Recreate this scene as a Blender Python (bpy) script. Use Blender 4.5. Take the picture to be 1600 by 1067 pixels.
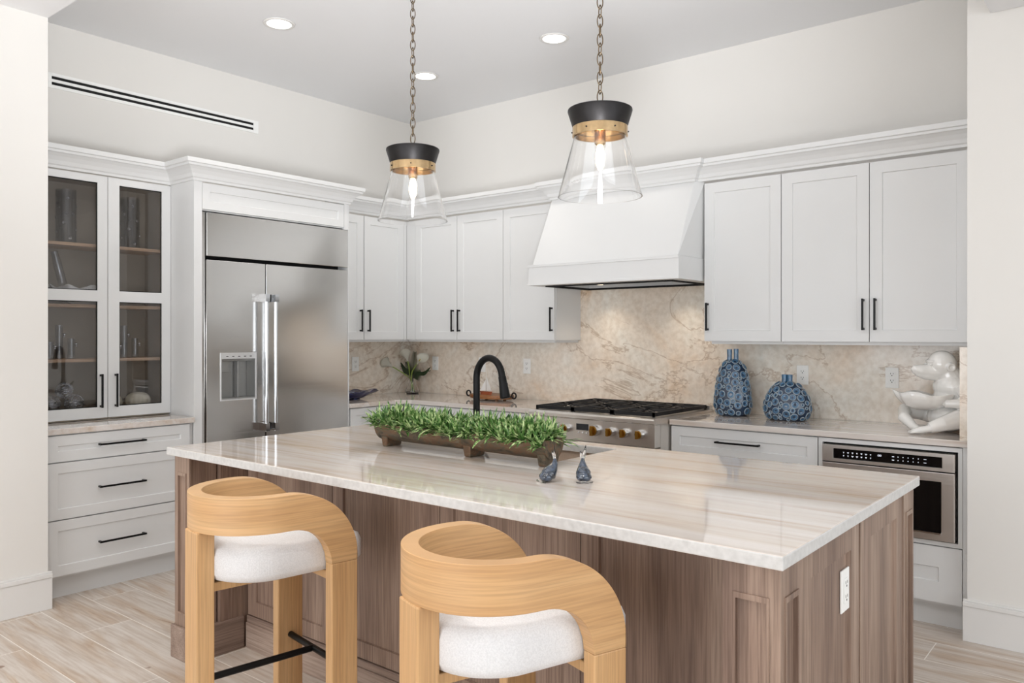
import bpy, bmesh, math, random
from mathutils import Matrix, Vector
random.seed(7)
PI = math.pi
for o in list(bpy.data.objects): bpy.data.objects.remove(o)
S = bpy.context.scene
C = S.collection

# ---------------------------------------------------------------- camera
cam_d = bpy.data.cameras.new('camera'); cam = bpy.data.objects.new('camera', cam_d); C.objects.link(cam)
FPX = 1241.0
cam_d.sensor_width = 36.0; cam_d.lens = FPX / 1600 * 36.0
cam_d.shift_y = -(533.5 - 523.0) / 1600
cam.location = (0, 0, 1.433)
cam.rotation_euler = (PI / 2, 0, math.atan(1010 / 1241.0))
cam_d.clip_start = 0.05
S.camera = cam

# ---------------------------------------------------------------- world, lights, exposure
W = bpy.data.worlds.new('world'); S.world = W; W.use_nodes = True
bg = W.node_tree.nodes['Background']; bg.inputs[0].default_value = (0.82, 0.91, 1.0, 1); bg.inputs[1].default_value = 1.0
S.view_settings.view_transform = 'Standard'; S.view_settings.look = 'None'
S.view_settings.gamma = 1.0; S.view_settings.use_curve_mapping = False
S.view_settings.exposure = 0.24

def area_light(name, loc, rot, sx, sy, power, col=(1, 1, 1)):
    d = bpy.data.lights.new(name, 'AREA'); d.shape = 'RECTANGLE'; d.size = sx; d.size_y = sy
    d.energy = power; d.color = col
    o = bpy.data.objects.new(name, d); C.objects.link(o); o.location = loc; o.rotation_euler = rot
    return o
area_light('daylight_patio_door', (-1.2, -4.75, 1.45), (PI / 2, 0, 0), 5.6, 2.5, 130, (0.97, 0.98, 1.0))
area_light('daylight_side_window', (3.1, 1.2, 1.6), (PI / 2, 0, PI / 2), 4.0, 2.2, 45, (0.93, 0.97, 1.0))
# added fill spot, no real source, aimed up to brighten the kitchen ceiling
d = bpy.data.lights.new('ceiling_fill_spot', 'SPOT'); d.energy = 560; d.spot_size = 1.45; d.spot_blend = 1.0; d.shadow_soft_size = .35; d.color = (.95, .97, 1.0)
o = bpy.data.objects.new('ceiling_fill_spot', d); C.objects.link(o); o.location = (-.2, .3, 1.15)
o.rotation_euler = (Vector((-2.2, 2.0, 3.31)) - Vector((-.2, .3, 1.15))).to_track_quat('-Z', 'Y').to_euler()

# added fill spots without fixtures, above the view, to brighten the lower zone
for x, y in ((-3.0, .9), (-2.2, .6), (-.9, 1.0), (-3.3, -.5), (.4, -.3)):
    d = bpy.data.lights.new('seating_fill_spot', 'SPOT'); d.energy = 36; d.spot_size = 2.0; d.spot_blend = .9; d.shadow_soft_size = .08; d.color = (1, .96, .91)
    o = bpy.data.objects.new('seating_fill_spot', d); C.objects.link(o); o.location = (x, y, 3.06)

# ---------------------------------------------------------------- materials
def new_mat(name):
    m = bpy.data.materials.new(name); m.use_nodes = True
    nt = m.node_tree; return m, nt, nt.nodes['Principled BSDF']
def lin(c):
    return tuple(((v / 255) / 12.92 if v / 255 <= .04045 else ((v / 255 + .055) / 1.055) ** 2.4) for v in c) + (1,)
def plain(name, col, rough=.5, metal=0, bump=0, bscale=60, coat=0, spec=None, vary=.04, emit=None, es=0):
    m, nt, b = new_mat(name)
    tc = nt.nodes.new('ShaderNodeTexCoord'); n = nt.nodes.new('ShaderNodeTexNoise')
    n.inputs['Scale'].default_value = bscale; n.inputs['Detail'].default_value = 3
    nt.links.new(tc.outputs['Object'], n.inputs['Vector'])
    c = lin(col)
    r = nt.nodes.new('ShaderNodeValToRGB')
    r.color_ramp.elements[0].position = .3; r.color_ramp.elements[1].position = .7
    r.color_ramp.elements[0].color = tuple(v * (1 - vary) for v in c[:3]) + (1,)
    r.color_ramp.elements[1].color = c
    nt.links.new(n.outputs['Fac'], r.inputs[0]); nt.links.new(r.outputs[0], b.inputs['Base Color'])
    b.inputs['Roughness'].default_value = rough; b.inputs['Metallic'].default_value = metal
    if coat: b.inputs['Coat Weight'].default_value = coat; b.inputs['Coat Roughness'].default_value = .04
    if bump:
        bp = nt.nodes.new('ShaderNodeBump'); bp.inputs['Strength'].default_value = bump; bp.inputs['Distance'].default_value = .002
        nt.links.new(n.outputs['Fac'], bp.inputs['Height']); nt.links.new(bp.outputs[0], b.inputs['Normal'])
    if emit:
        b.inputs['Emission Color'].default_value = emit + (1,); b.inputs['Emission Strength'].default_value = es
    return m
def glass_mat(name, tint=(1, 1, 1), rough=0.0, ior=1.45):
    m, nt, b = new_mat(name)
    b.inputs['Base Color'].default_value = tint + (1,); b.inputs['Transmission Weight'].default_value = 1
    b.inputs['Roughness'].default_value = rough; b.inputs['IOR'].default_value = ior
    return m
def thin_glass(name, tint=(1, 1, 1), refl=1.0):
    m, nt, b = new_mat(name); nt.nodes.remove(b)
    tr = nt.nodes.new('ShaderNodeBsdfTransparent'); tr.inputs[0].default_value = tint + (1,)
    gl = nt.nodes.new('ShaderNodeBsdfGlossy'); gl.inputs['Roughness'].default_value = .01
    lw = nt.nodes.new('ShaderNodeLayerWeight'); lw.inputs[0].default_value = .5
    fr = nt.nodes.new('ShaderNodeMath'); fr.operation = 'POWER'; fr.inputs[1].default_value = 3.5; nt.links.new(lw.outputs['Facing'], fr.inputs[0])
    mu = nt.nodes.new('ShaderNodeMath'); mu.operation = 'MULTIPLY_ADD'; mu.inputs[1].default_value = .8; mu.inputs[2].default_value = .04 * refl; nt.links.new(fr.outputs[0], mu.inputs[0])
    mx = nt.nodes.new('ShaderNodeMixShader'); nt.links.new(mu.outputs[0], mx.inputs[0]); nt.links.new(tr.outputs[0], mx.inputs[1]); nt.links.new(gl.outputs[0], mx.inputs[2])
    nt.links.new(mx.outputs[0], nt.nodes['Material Output'].inputs[0]); return m
def ramp(nt, stops):
    r = nt.nodes.new('ShaderNodeValToRGB'); e = r.color_ramp.elements
    e[0].position, e[0].color = stops[0][0], lin(stops[0][1]); e[1].position, e[1].color = stops[-1][0], lin(stops[-1][1])
    for p, c in stops[1:-1]:
        q = e.new(p); q.color = lin(c)
    return r
def noise(nt, vec, scale, detail=5, dist=0.0, rough=.55):
    n = nt.nodes.new('ShaderNodeTexNoise'); n.inputs['Scale'].default_value = scale
    n.inputs['Detail'].default_value = detail; n.inputs['Distortion'].default_value = dist; n.inputs['Roughness'].default_value = rough
    nt.links.new(vec, n.inputs['Vector']); return n
def mapping(nt, sc, rot=(0, 0, 0), loc=(0, 0, 0)):
    tc = nt.nodes.new('ShaderNodeTexCoord'); mp = nt.nodes.new('ShaderNodeMapping')
    mp.inputs['Scale'].default_value = sc; mp.inputs['Rotation'].default_value = rot; mp.inputs['Location'].default_value = loc
    nt.links.new(tc.outputs['Object'], mp.inputs['Vector']); return mp.outputs[0]
def mix(nt, a, b, fac, mode='MIX'):
    m = nt.nodes.new('ShaderNodeMix'); m.data_type = 'RGBA'; m.blend_type = mode
    for s, v in ((m.inputs[0], fac), (m.inputs[6], a), (m.inputs[7], b)):
        if hasattr(v, 'is_linked') or hasattr(v, 'links'): nt.links.new(v, s)
        else: s.default_value = v
    return m.outputs[2]
def bump_to(nt, b, h, st, dist=.002):
    bp = nt.nodes.new('ShaderNodeBump'); bp.inputs['Strength'].default_value = st; bp.inputs['Distance'].default_value = dist
    nt.links.new(h, bp.inputs['Height']); nt.links.new(bp.outputs[0], b.inputs['Normal'])
def planks(m, step=.088):
    nt = m.node_tree; b = nt.nodes['Principled BSDF']; ln = b.inputs['Base Color'].links[0]; src = ln.from_socket
    tc = nt.nodes.new('ShaderNodeTexCoord'); sp = nt.nodes.new('ShaderNodeSeparateXYZ'); nt.links.new(tc.outputs['Object'], sp.inputs[0])
    a = nt.nodes.new('ShaderNodeMath'); nt.links.new(sp.outputs[0], a.inputs[0]); nt.links.new(sp.outputs[1], a.inputs[1])
    q = nt.nodes.new('ShaderNodeMath'); q.operation = 'SNAP'; q.inputs[1].default_value = step; nt.links.new(a.outputs[0], q.inputs[0])
    w = nt.nodes.new('ShaderNodeTexWhiteNoise'); w.noise_dimensions = '1D'; nt.links.new(q.outputs[0], w.inputs['W'])
    r = ramp(nt, [(0, (228, 220, 217)), (1, (255, 252, 249))]); nt.links.new(w.outputs['Value'], r.inputs[0])
    nt.links.new(mix(nt, src, r.outputs[0], 1.0, 'MULTIPLY'), b.inputs['Base Color'])
def wood(name, dark, mid, light, axis='z', rough=.5, dens=1.0, st=.12, src='Object', fine=.75):
    m, nt, b = new_mat(name)
    lo = {'x': (.5, 7, 7), 'y': (7, .5, 7), 'z': (7, 7, .5)}[axis]; hi = {'x': (4, 160, 160), 'y': (160, 4, 160), 'z': (160, 160, 4)}[axis]
    info = nt.nodes.new('ShaderNodeObjectInfo')
    off = nt.nodes.new('ShaderNodeVectorMath'); off.operation = 'SCALE'; 
    cb = nt.nodes.new('ShaderNodeCombineXYZ')
    for i in range(3): nt.links.new(info.outputs['Random'], cb.inputs[i])
    nt.links.new(cb.outputs[0], off.inputs[0]); off.inputs['Scale'].default_value = 13
    def mp(sc):
        tc = nt.nodes.new('ShaderNodeTexCoord'); ad = nt.nodes.new('ShaderNodeVectorMath'); ad.operation = 'ADD'
        nt.links.new(tc.outputs[src], ad.inputs[0]); nt.links.new(off.outputs[0], ad.inputs[1])
        k = nt.nodes.new('ShaderNodeMapping'); k.inputs['Scale'].default_value = tuple(v * dens for v in sc)
        nt.links.new(ad.outputs[0], k.inputs['Vector']); return k.outputs[0]
    n1 = noise(nt, mp(lo), 1.0, 6, .9); n2 = noise(nt, mp(hi), 1.0, 3)
    r1 = ramp(nt, [(.28, dark), (.5, mid), (.72, light)]); nt.links.new(n1.outputs['Fac'], r1.inputs[0])
    r2 = ramp(nt, [(.35, (196, 190, 186)), (.6, (255, 255, 255))]); nt.links.new(n2.outputs['Fac'], r2.inputs[0])
    nt.links.new(mix(nt, r1.outputs[0], r2.outputs[0], fine, 'MULTIPLY'), b.inputs['Base Color'])
    b.inputs['Roughness'].default_value = rough
    bump_to(nt, b, n2.outputs['Fac'], st)
    return m

M = {}
M['wall'] = plain('warm_white_wall_paint', (232, 229, 224), .9, vary=.008, bscale=3)
M['ceil'] = plain('white_ceiling_paint', (236, 236, 237), .95, vary=.008, bscale=3)
M['trimw'] = plain('white_trim_paint', (230, 228, 225), .5, vary=.01, bscale=5)
M['cab'] = plain('pale_grey_white_cabinet_paint', (226, 226, 225), .42, vary=.01, bscale=4)
M['black'] = plain('matte_black_metal', (18, 18, 19), .42, .6)
M['blackgloss'] = plain('black_glass', (6, 6, 8), .06)
M['iron'] = plain('cast_iron', (28, 28, 30), .5, .3, bump=.2)
M['dark'] = plain('dark_gap', (12, 12, 12), .8)
M['bronze'] = plain('dark_bronze_cap', (44, 42, 42), .42, .75, bump=.1, bscale=25, vary=.3)
M['brass'] = plain('aged_brass', (222, 192, 148), .18, 1, vary=.15)
M['gold'] = plain('brushed_gold_knob', (186, 140, 62), .3, 1, vary=.15)
M['chainm'] = plain('antique_chain_metal', (120, 104, 84), .35, 1, vary=.3)
M['chrome'] = plain('polished_chrome', (215, 217, 220), .1, 1)
M['plastic'] = plain('white_plastic', (250, 250, 247), .35)
M['ceramic'] = plain('glossy_white_ceramic', (248, 246, 242), .1, coat=1, vary=.01)
M['creamcer'] = plain('cream_ceramic', (240, 232, 208), .45, bump=.3, bscale=90)
M['cobalt'] = plain('cobalt_glass', (16, 22, 84), .12, coat=1, vary=.4, bscale=25)
M['navy'] = plain('deep_navy_glaze', (26, 56, 86), .22, coat=.7, vary=.4, bscale=40)
M['blue'] = plain('mid_blue_glaze', (70, 118, 156), .15, coat=.8, vary=.45, bscale=60)
M['rim'] = plain('pale_blue_ring_rim', (176, 190, 200), .3, coat=.5, vary=.35, bscale=60)
M['glass'] = glass_mat('clear_glass')
M['smokeglass'] = thin_glass('clear_cabinet_pane', (.84, .84, .85), 1.3)
M['vglass'] = thin_glass('clear_thin_glass', (.97, .98, .985), 2)
M['bluetint'] = plain('navy_blown_glass', (70, 84, 104), .05, coat=1, vary=.95, bscale=60)
M['sail'] = plain('white_painted_sail', (232, 230, 226), .5)
M['hull'] = plain('red_brown_hull', (168, 92, 58), .45, vary=.2)
M['petal'] = plain('cream_white_petal', (253, 251, 240), .45)
M['yellow'] = plain('yellow_spadix', (210, 190, 70), .5)
M['stem'] = plain('pale_green_stem', (150, 172, 78), .45)
M['leafd'] = plain('dark_green_leaf', (38, 62, 30), .4, vary=.4)
M['soil'] = plain('dark_moss', (36, 40, 26), .9)
M['rangecol'] = None
M['sink'] = plain('beige_composite_sink', (190, 170, 152), .4, vary=.08)
M['ledlamp'] = plain('lit_led_lens', (255, 255, 255), .5, emit=(1, .97, .93), es=9)
M['warmlens'] = plain('lit_hood_lens', (255, 240, 215), .4, emit=(1, .85, .65), es=4)
M['satin'] = plain('satin_silver_trim', (222, 222, 222), .35, .4)
M['satin2'] = plain('satin_grey_lining', (168, 168, 166), .35, .7)
M['filament'] = plain('lit_bulb', (255, 240, 220), .3, emit=(1, .78, .52), es=60)
M['display'] = plain('dark_display', (14, 18, 28), .1)
M['mark'] = plain('white_keypad_print', (230, 232, 236), .5, emit=(.8, .85, 1), es=.5)
M['tan'] = wood('tan_shelf_wood', (206, 168, 134), (222, 188, 154), (232, 204, 174), 'y', .5)
M['cabin'] = plain('greige_cabinet_interior', (176, 164, 146), .6, vary=.1, bscale=8)
M['oak'] = wood('golden_oak_upright', (198, 153, 104), (209, 167, 118), (217, 178, 130), 'z', .42, st=.04, fine=.4)
M['oakh'] = wood('golden_oak_bent', (198, 153, 104), (209, 166, 117), (217, 178, 130), 'x', .42, st=.03, src='UV', fine=.4)
M['isl'] = wood('greige_walnut_upright', (126, 105, 93), (158, 136, 121), (184, 163, 147), 'z', .5)
M['islx'] = wood('greige_walnut_rail_lengthwise', (118, 98, 87), (150, 129, 116), (176, 156, 142), 'x', .5)
M['isly'] = wood('greige_walnut_rail_crosswise', (118, 98, 87), (150, 129, 116), (176, 156, 142), 'y', .5)
planks(M['isl'])
M['edge'] = plain('daylight_grey_stone_edge', (212, 211, 209), .3, vary=.16, bscale=55)  # slab sides coloured greyer than the top, cool daylight put into the colour
M['boardw'] = wood('brown_acacia_board', (96, 54, 26), (160, 104, 56), (204, 158, 104), 'x', .4)

def steel(name, col, rough, axis):
    m, nt, b = new_mat(name)
    sc = {'x': (1.5, 300, 300), 'y': (300, 1.5, 300), 'z': (300, 300, 1.5)}[axis]
    n = noise(nt, mapping(nt, sc), 1.0, 3)
    b.inputs['Base Color'].default_value = lin(col); b.inputs['Metallic'].default_value = 1
    r = nt.nodes.new('ShaderNodeMapRange'); r.inputs[3].default_value = rough - .05; r.inputs[4].default_value = rough + .07
    nt.links.new(n.outputs['Fac'], r.inputs[0]); nt.links.new(r.outputs[0], b.inputs['Roughness'])
    w = noise(nt, mapping(nt, (1.2, 1.2, 2.2)), 1.0, 1)
    ad = nt.nodes.new('ShaderNodeMath'); ad.operation = 'MULTIPLY_ADD'; ad.inputs[1].default_value = .004
    nt.links.new(n.outputs['Fac'], ad.inputs[0]); nt.links.new(w.outputs['Fac'], ad.inputs[2])
    bump_to(nt, b, ad.outputs[0], .35, .02)
    return m
M['steel'] = steel('brushed_stainless_steel', (214, 213, 211), .17, 'y')
M['steelx'] = steel('brushed_stainless_panel', (224, 219, 213), .32, 'x')
M['steelz'] = steel('polished_stainless_bar', (215, 214, 212), .14, 'z')

def stone_top():
    m, nt, b = new_mat('polished_beige_quartzite_with_streaks')
    n1 = noise(nt, mapping(nt, (.55, 6.5, 6.5), (0, 0, .06)), 1.3, 7, .7, .62)
    r1 = ramp(nt, [(.3, (192, 168, 144)), (.4, (214, 201, 188)), (.5, (223, 215, 208)), (.66, (230, 225, 221))])
    nt.links.new(n1.outputs['Fac'], r1.inputs[0])
    n2 = noise(nt, mapping(nt, (1.2, 26, 26), (0, 0, -.04)), 1.0, 4, .3)
    r2 = ramp(nt, [(.3, (224, 212, 202)), (.5, (248, 246, 245)), (.7, (255, 255, 255))]); nt.links.new(n2.outputs['Fac'], r2.inputs[0])
    nt.links.new(mix(nt, r1.outputs[0], r2.outputs[0], .7, 'MULTIPLY'), b.inputs['Base Color'])
    b.inputs['Roughness'].default_value = .05; b.inputs['Coat Weight'].default_value = .3; b.inputs['Coat Roughness'].default_value = .03
    return m
M['top'] = stone_top()
def stone_splash():
    m, nt, b = new_mat('cream_quartzite_backsplash')
    v = mapping(nt, (1, 1, 1), (0, .5, 0))
    n1 = noise(nt, v, 1.5, 8, .7, .6)
    r1 = ramp(nt, [(.3, (232, 204, 174)), (.42, (243, 228, 211)), (.55, (246, 238, 226)), (.72, (236, 235, 228))])
    nt.links.new(n1.outputs['Fac'], r1.inputs[0])
    n2 = noise(nt, mapping(nt, (1, 1, 1.7), (0, .6, 0)), .9, 9, 1.2, .6)
    r2 = ramp(nt, [(.484, (255, 255, 255)), (.497, (176, 146, 112)), (.507, (255, 255, 255))]); nt.links.new(n2.outputs['Fac'], r2.inputs[0])
    n3 = noise(nt, v, 26, 5); r3 = ramp(nt, [(.35, (226, 220, 212)), (.6, (255, 255, 255))]); nt.links.new(n3.outputs['Fac'], r3.inputs[0])
    a = mix(nt, r1.outputs[0], r2.outputs[0], .55, 'MULTIPLY'); a = mix(nt, a, r3.outputs[0], .6, 'MULTIPLY')
    nt.links.new(a, b.inputs['Base Color']); b.inputs['Roughness'].default_value = .14
    return m
M['splash'] = stone_splash()
def floor_mat():
    m, nt, b = new_mat('pale_wood_look_plank_tile')
    v = mapping(nt, (1, 1, 1), loc=(.35, -1.401 + .2465 * 8, 0))
    br = nt.nodes.new('ShaderNodeTexBrick'); nt.links.new(v, br.inputs['Vector'])
    br.inputs['Scale'].default_value = 1; br.inputs['Brick Width'].default_value = 1.22; br.inputs['Row Height'].default_value = .2465
    br.inputs['Mortar Size'].default_value = .0022; br.inputs['Mortar Smooth'].default_value = .1; br.offset = .37
    br.inputs['Color1'].default_value = (.0, .0, .0, 1); br.inputs['Color2'].default_value = (1, 1, 1, 1); br.inputs['Mortar'].default_value = (.5, .5, .5, 1)
    ad = nt.nodes.new('ShaderNodeVectorMath'); ad.operation = 'MULTIPLY_ADD'
    nt.links.new(br.outputs['Color'], ad.inputs[0]); ad.inputs[1].default_value = (3.1, 5.3, 7.7); nt.links.new(v, ad.inputs[2])
    mp = nt.nodes.new('ShaderNodeMapping'); mp.inputs['Scale'].default_value = (1.1, 9, 9); nt.links.new(ad.outputs[0], mp.inputs['Vector'])
    n1 = noise(nt, mp.outputs[0], 1.0, 8, 1.1, .62)
    r1 = ramp(nt, [(.27, (150, 116, 88)), (.36, (194, 174, 154)), (.52, (206, 196, 186)), (.7, (214, 206, 198))]); nt.links.new(n1.outputs['Fac'], r1.inputs[0])
    kn = noise(nt, v, 5.5, 3, .6); kr = ramp(nt, [(.715, (255, 255, 255)), (.76, (150, 112, 84))]); nt.links.new(kn.outputs['Fac'], kr.inputs[0])
    mp2 = nt.nodes.new('ShaderNodeMapping'); mp2.inputs['Scale'].default_value = (5, 70, 70); nt.links.new(ad.outputs[0], mp2.inputs['Vector'])
    n2 = noise(nt, mp2.outputs[0], 1.0, 4); r2 = ramp(nt, [(.35, (220, 208, 198)), (.6, (255, 255, 255))]); nt.links.new(n2.outputs['Fac'], r2.inputs[0])
    a = mix(nt, r1.outputs[0], r2.outputs[0], .6, 'MULTIPLY'); a = mix(nt, a, kr.outputs[0], .8, 'MULTIPLY')
    a = mix(nt, a, lin((236, 230, 222)), br.outputs['Fac'])
    nt.links.new(a, b.inputs['Base Color']); b.inputs['Roughness'].default_value = .38
    return m
M['floor'] = floor_mat()
def fabric():
    m, nt, b = new_mat('off_white_woven_fabric')
    w1 = nt.nodes.new('ShaderNodeTexWave'); w1.inputs['Scale'].default_value = 1; w1.inputs['Distortion'].default_value = 1.5
    nt.links.new(mapping(nt, (170, 170, 170)), w1.inputs['Vector'])
    w2 = nt.nodes.new('ShaderNodeTexWave'); w2.bands_direction = 'Z'; w2.inputs['Scale'].default_value = 1; w2.inputs['Distortion'].default_value = 1.5
    nt.links.new(mapping(nt, (170, 170, 170)), w2.inputs['Vector'])
    n = noise(nt, mapping(nt, (260, 260, 260)), 1, 2)
    r = ramp(nt, [(.3, (226, 226, 227)), (.65, (240, 240, 241))]); nt.links.new(n.outputs['Fac'], r.inputs[0])
    nt.links.new(r.outputs[0], b.inputs['Base Color']); b.inputs['Roughness'].default_value = .95
    ad = nt.nodes.new('ShaderNodeMath'); nt.links.new(w1.outputs['Fac'], ad.inputs[0]); nt.links.new(w2.outputs['Fac'], ad.inputs[1])
    bump_to(nt, b, ad.outputs[0], .4, .001)
    return m
M['fabric'] = fabric()
def patina():
    m, nt, b = new_mat('weathered_bronze_trough')
    n = noise(nt, mapping(nt, (4, 9, 9)), 3.0, 8, .6, .65)
    r = ramp(nt, [(.34, (58, 50, 42)), (.46, (100, 90, 74)), (.55, (116, 86, 64)), (.7, (128, 126, 106))]); nt.links.new(n.outputs['Fac'], r.inputs[0])
    nt.links.new(r.outputs[0], b.inputs['Base Color']); b.inputs['Roughness'].default_value = .5; b.inputs['Metallic'].default_value = .4
    bump_to(nt, b, n.outputs['Fac'], .3)
    return m
M['patina'] = patina()
def blades():
    m, nt, b = new_mat('green_succulent_blades')
    n = noise(nt, mapping(nt, (1, 1, 1)), 45, 2)
    r = ramp(nt, [(.3, (42, 76, 36)), (.48, (88, 132, 60)), (.62, (196, 214, 154))]); nt.links.new(n.outputs['Fac'], r.inputs[0])
    nt.links.new(r.outputs[0], b.inputs['Base Color']); b.inputs['Roughness'].default_value = .4
    return m
M['blades'] = blades()

# ---------------------------------------------------------------- mesh helpers
def tag(o, label, cat, group=None):
    o['label'] = label; o['category'] = cat
    if group: o['group'] = group
    return o
def thing(name, loc, label, cat, group=None, rotz=0):
    o = bpy.data.objects.new(name, None); C.objects.link(o); o.location = loc; o.rotation_euler = (0, 0, rotz)
    o.empty_display_size = .05
    return tag(o, label, cat, group)
def wloc(o):
    v = Vector((0, 0, 0))
    while o is not None: v += Vector(o.location); o = o.parent
    return v
def obj(name, bm, mat, parent=None, smooth=False, world=True, base=None, bevel=0, kind=None, label=None):
    """links bm as ONE mesh object. world=True: bm is in world space and gets moved to its parent's frame."""
    bmesh.ops.recalc_face_normals(bm, faces=bm.faces[:])
    me = bpy.data.meshes.new(name)
    if world:
        if parent is not None: bmesh.ops.translate(bm, verts=bm.verts[:], vec=-wloc(parent))
        elif base is not None: bmesh.ops.translate(bm, verts=bm.verts[:], vec=-Vector(base))
    bm.to_mesh(me); bm.free()
    for x in (mat if isinstance(mat, (list, tuple)) else [mat]): me.materials.append(x)
    if smooth:
        for p in me.polygons: p.use_smooth = True
        if smooth == 'auto':
            me.set_sharp_from_angle(angle=math.radians(38))
    o = bpy.data.objects.new(name, me); C.objects.link(o)
    if parent is not None: o.parent = parent
    elif base is not None: o.location = base
    if bevel:
        mo = o.modifiers.new('bevel', 'BEVEL'); mo.width = bevel; mo.segments = 2; mo.limit_method = 'ANGLE'; mo.angle_limit = math.radians(40)
    if kind: o['kind'] = kind
    if label: o['label'] = label
    return o
def struct(name, bm, mat, bevel=0): return obj(name, bm, mat, kind='structure', bevel=bevel)
def BM(): return bmesh.new()
def box(bm, x0, x1, y0, y1, z0, z1, mi=0):
    v = [bm.verts.new((x, y, z)) for z in (z0, z1) for y in (y0, y1) for x in (x0, x1)]
    for f in ((0, 2, 3, 1), (4, 5, 7, 6), (0, 1, 5, 4), (2, 6, 7, 3), (0, 4, 6, 2), (1, 3, 7, 5)):
        bm.faces.new([v[i] for i in f]).material_index = mi
    return bm
def bx(*a): return box(BM(), *a)
def prism(bm, pts, z0, z1, mi=0):
    a = [bm.verts.new((x, y, z0)) for x, y in pts]; b = [bm.verts.new((x, y, z1)) for x, y in pts]; n = len(pts)
    bm.faces.new(a).material_index = mi; bm.faces.new(b).material_index = mi
    for i in range(n): bm.faces.new((a[i], a[(i + 1) % n], b[(i + 1) % n], b[i])).material_index = mi
    return bm
def hexa(bm, p):   # 8 corners: 4 bottom loop, 4 top loop
    v = [bm.verts.new(q) for q in p]
    for f in ((3, 2, 1, 0), (4, 5, 6, 7), (0, 1, 5, 4), (1, 2, 6, 5), (2, 3, 7, 6), (3, 0, 4, 7)): bm.faces.new([v[i] for i in f])
    return bm
def tube(bm, pts, r, n=12, caps=True, mi=0, flat=1.0):
    pts = [Vector(p) for p in pts]; rr = r if isinstance(r, (list, tuple)) else [r] * len(pts)
    rings = []; up = None
    for i, p in enumerate(pts):
        t = (pts[min(i + 1, len(pts) - 1)] - pts[max(i - 1, 0)]).normalized()
        if up is None: up = Vector((0, 0, 1)) if abs(t.z) < .9 else Vector((0, 1, 0))
        s = t.cross(up).normalized(); up = s.cross(t).normalized()
        rings.append([bm.verts.new(p + (s * math.cos(2 * PI * k / n) + up * math.sin(2 * PI * k / n) * flat) * rr[i]) for k in range(n)])
    for a, b in zip(rings, rings[1:]):
        for k in range(n): bm.faces.new((a[k], a[(k + 1) % n], b[(k + 1) % n], b[k])).material_index = mi
    if caps:
        bm.faces.new(rings[0][::-1]).material_index = mi; bm.faces.new(rings[-1]).material_index = mi
    return bm
def lathe(bm, prof, n=32, c=(0, 0, 0), mi=0, sx=1, sy=1, closed=False, wave=None):
    rings = []
    for r, z in prof:
        if r < 1e-6: rings.append([bm.verts.new((c[0], c[1], c[2] + z))])
        else:
            rr = []
            for k in range(n):
                a = 2 * PI * k / n; w = wave(a, z) if wave else 1
                rr.append(bm.verts.new((c[0] + r * w * math.cos(a) * sx, c[1] + r * w * math.sin(a) * sy, c[2] + z)))
            rings.append(rr)
    pr = list(zip(rings, rings[1:]))
    if closed: pr.append((rings[-1], rings[0]))
    for a, b in pr:
        for k in range(n):
            k2 = (k + 1) % n
            if len(a) == 1 and len(b) == 1: continue
            if len(a) == 1: f = (a[0], b[k2], b[k])
            elif len(b) == 1: f = (a[k], a[k2], b[0])
            else: f = (a[k], a[k2], b[k2], b[k])
            bm.faces.new(f).material_index = mi
    if not closed:
        if len(rings[0]) > 1: bm.faces.new(rings[0][::-1]).material_index = mi
        if len(rings[-1]) > 1: bm.faces.new(rings[-1]).material_index = mi
    return bm
def ball(bm, c, r, n=16, m=10, sx=1, sy=1, sz=1, rot=None):
    v0 = len(bm.verts)
    lathe(bm, [(r * math.sin(PI * i / m) if 0 < i < m else 0, -r * math.cos(PI * i / m)) for i in range(m + 1)], n)
    bm.verts.ensure_lookup_table(); vs = bm.verts[v0:]
    Mx = Matrix.Translation(c) @ (rot if rot else Matrix.Identity(4)) @ Matrix.Diagonal((sx, sy, sz, 1))
    bmesh.ops.transform(bm, matrix=Mx, verts=vs); return bm
def torus(bm, R, r, Mx, n=16, m=6, mi=0, sx=1.0):
    g = [[bm.verts.new(Mx @ Vector(((R + r * math.cos(2 * PI * j / m)) * math.cos(2 * PI * i / n) * sx, (R + r * math.cos(2 * PI * j / m)) * math.sin(2 * PI * i / n), r * math.sin(2 * PI * j / m)))) for j in range(m)] for i in range(n)]
    for i in range(n):
        for j in range(m):
            bm.faces.new((g[i][j], g[(i + 1) % n][j], g[(i + 1) % n][(j + 1) % m], g[i][(j + 1) % m])).material_index = mi
    return bm
def blend(name, bm, mat, parent, vox=.004, it=6, world=True):
    """fuses overlapping solids of bm into one smooth continuous surface"""
    o = obj(name, bm, mat, parent, True, world)
    a = o.modifiers.new('r', 'REMESH'); a.mode = 'VOXEL'; a.voxel_size = vox; a.use_smooth_shade = True
    b = o.modifiers.new('s', 'SMOOTH'); b.iterations = it; b.factor = .5
    dg = bpy.context.evaluated_depsgraph_get(); dg.update()
    me = bpy.data.meshes.new_from_object(o.evaluated_get(dg)); o.modifiers.clear(); o.data = me
    me.materials.clear(); me.materials.append(mat)
    for p in me.polygons: p.use_smooth = True
    return o
def copy_tree(o, parent=None):
    c = o.copy(); C.objects.link(c); c.parent = parent
    for ch in list(o.children): copy_tree(ch, c)
    return c

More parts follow.
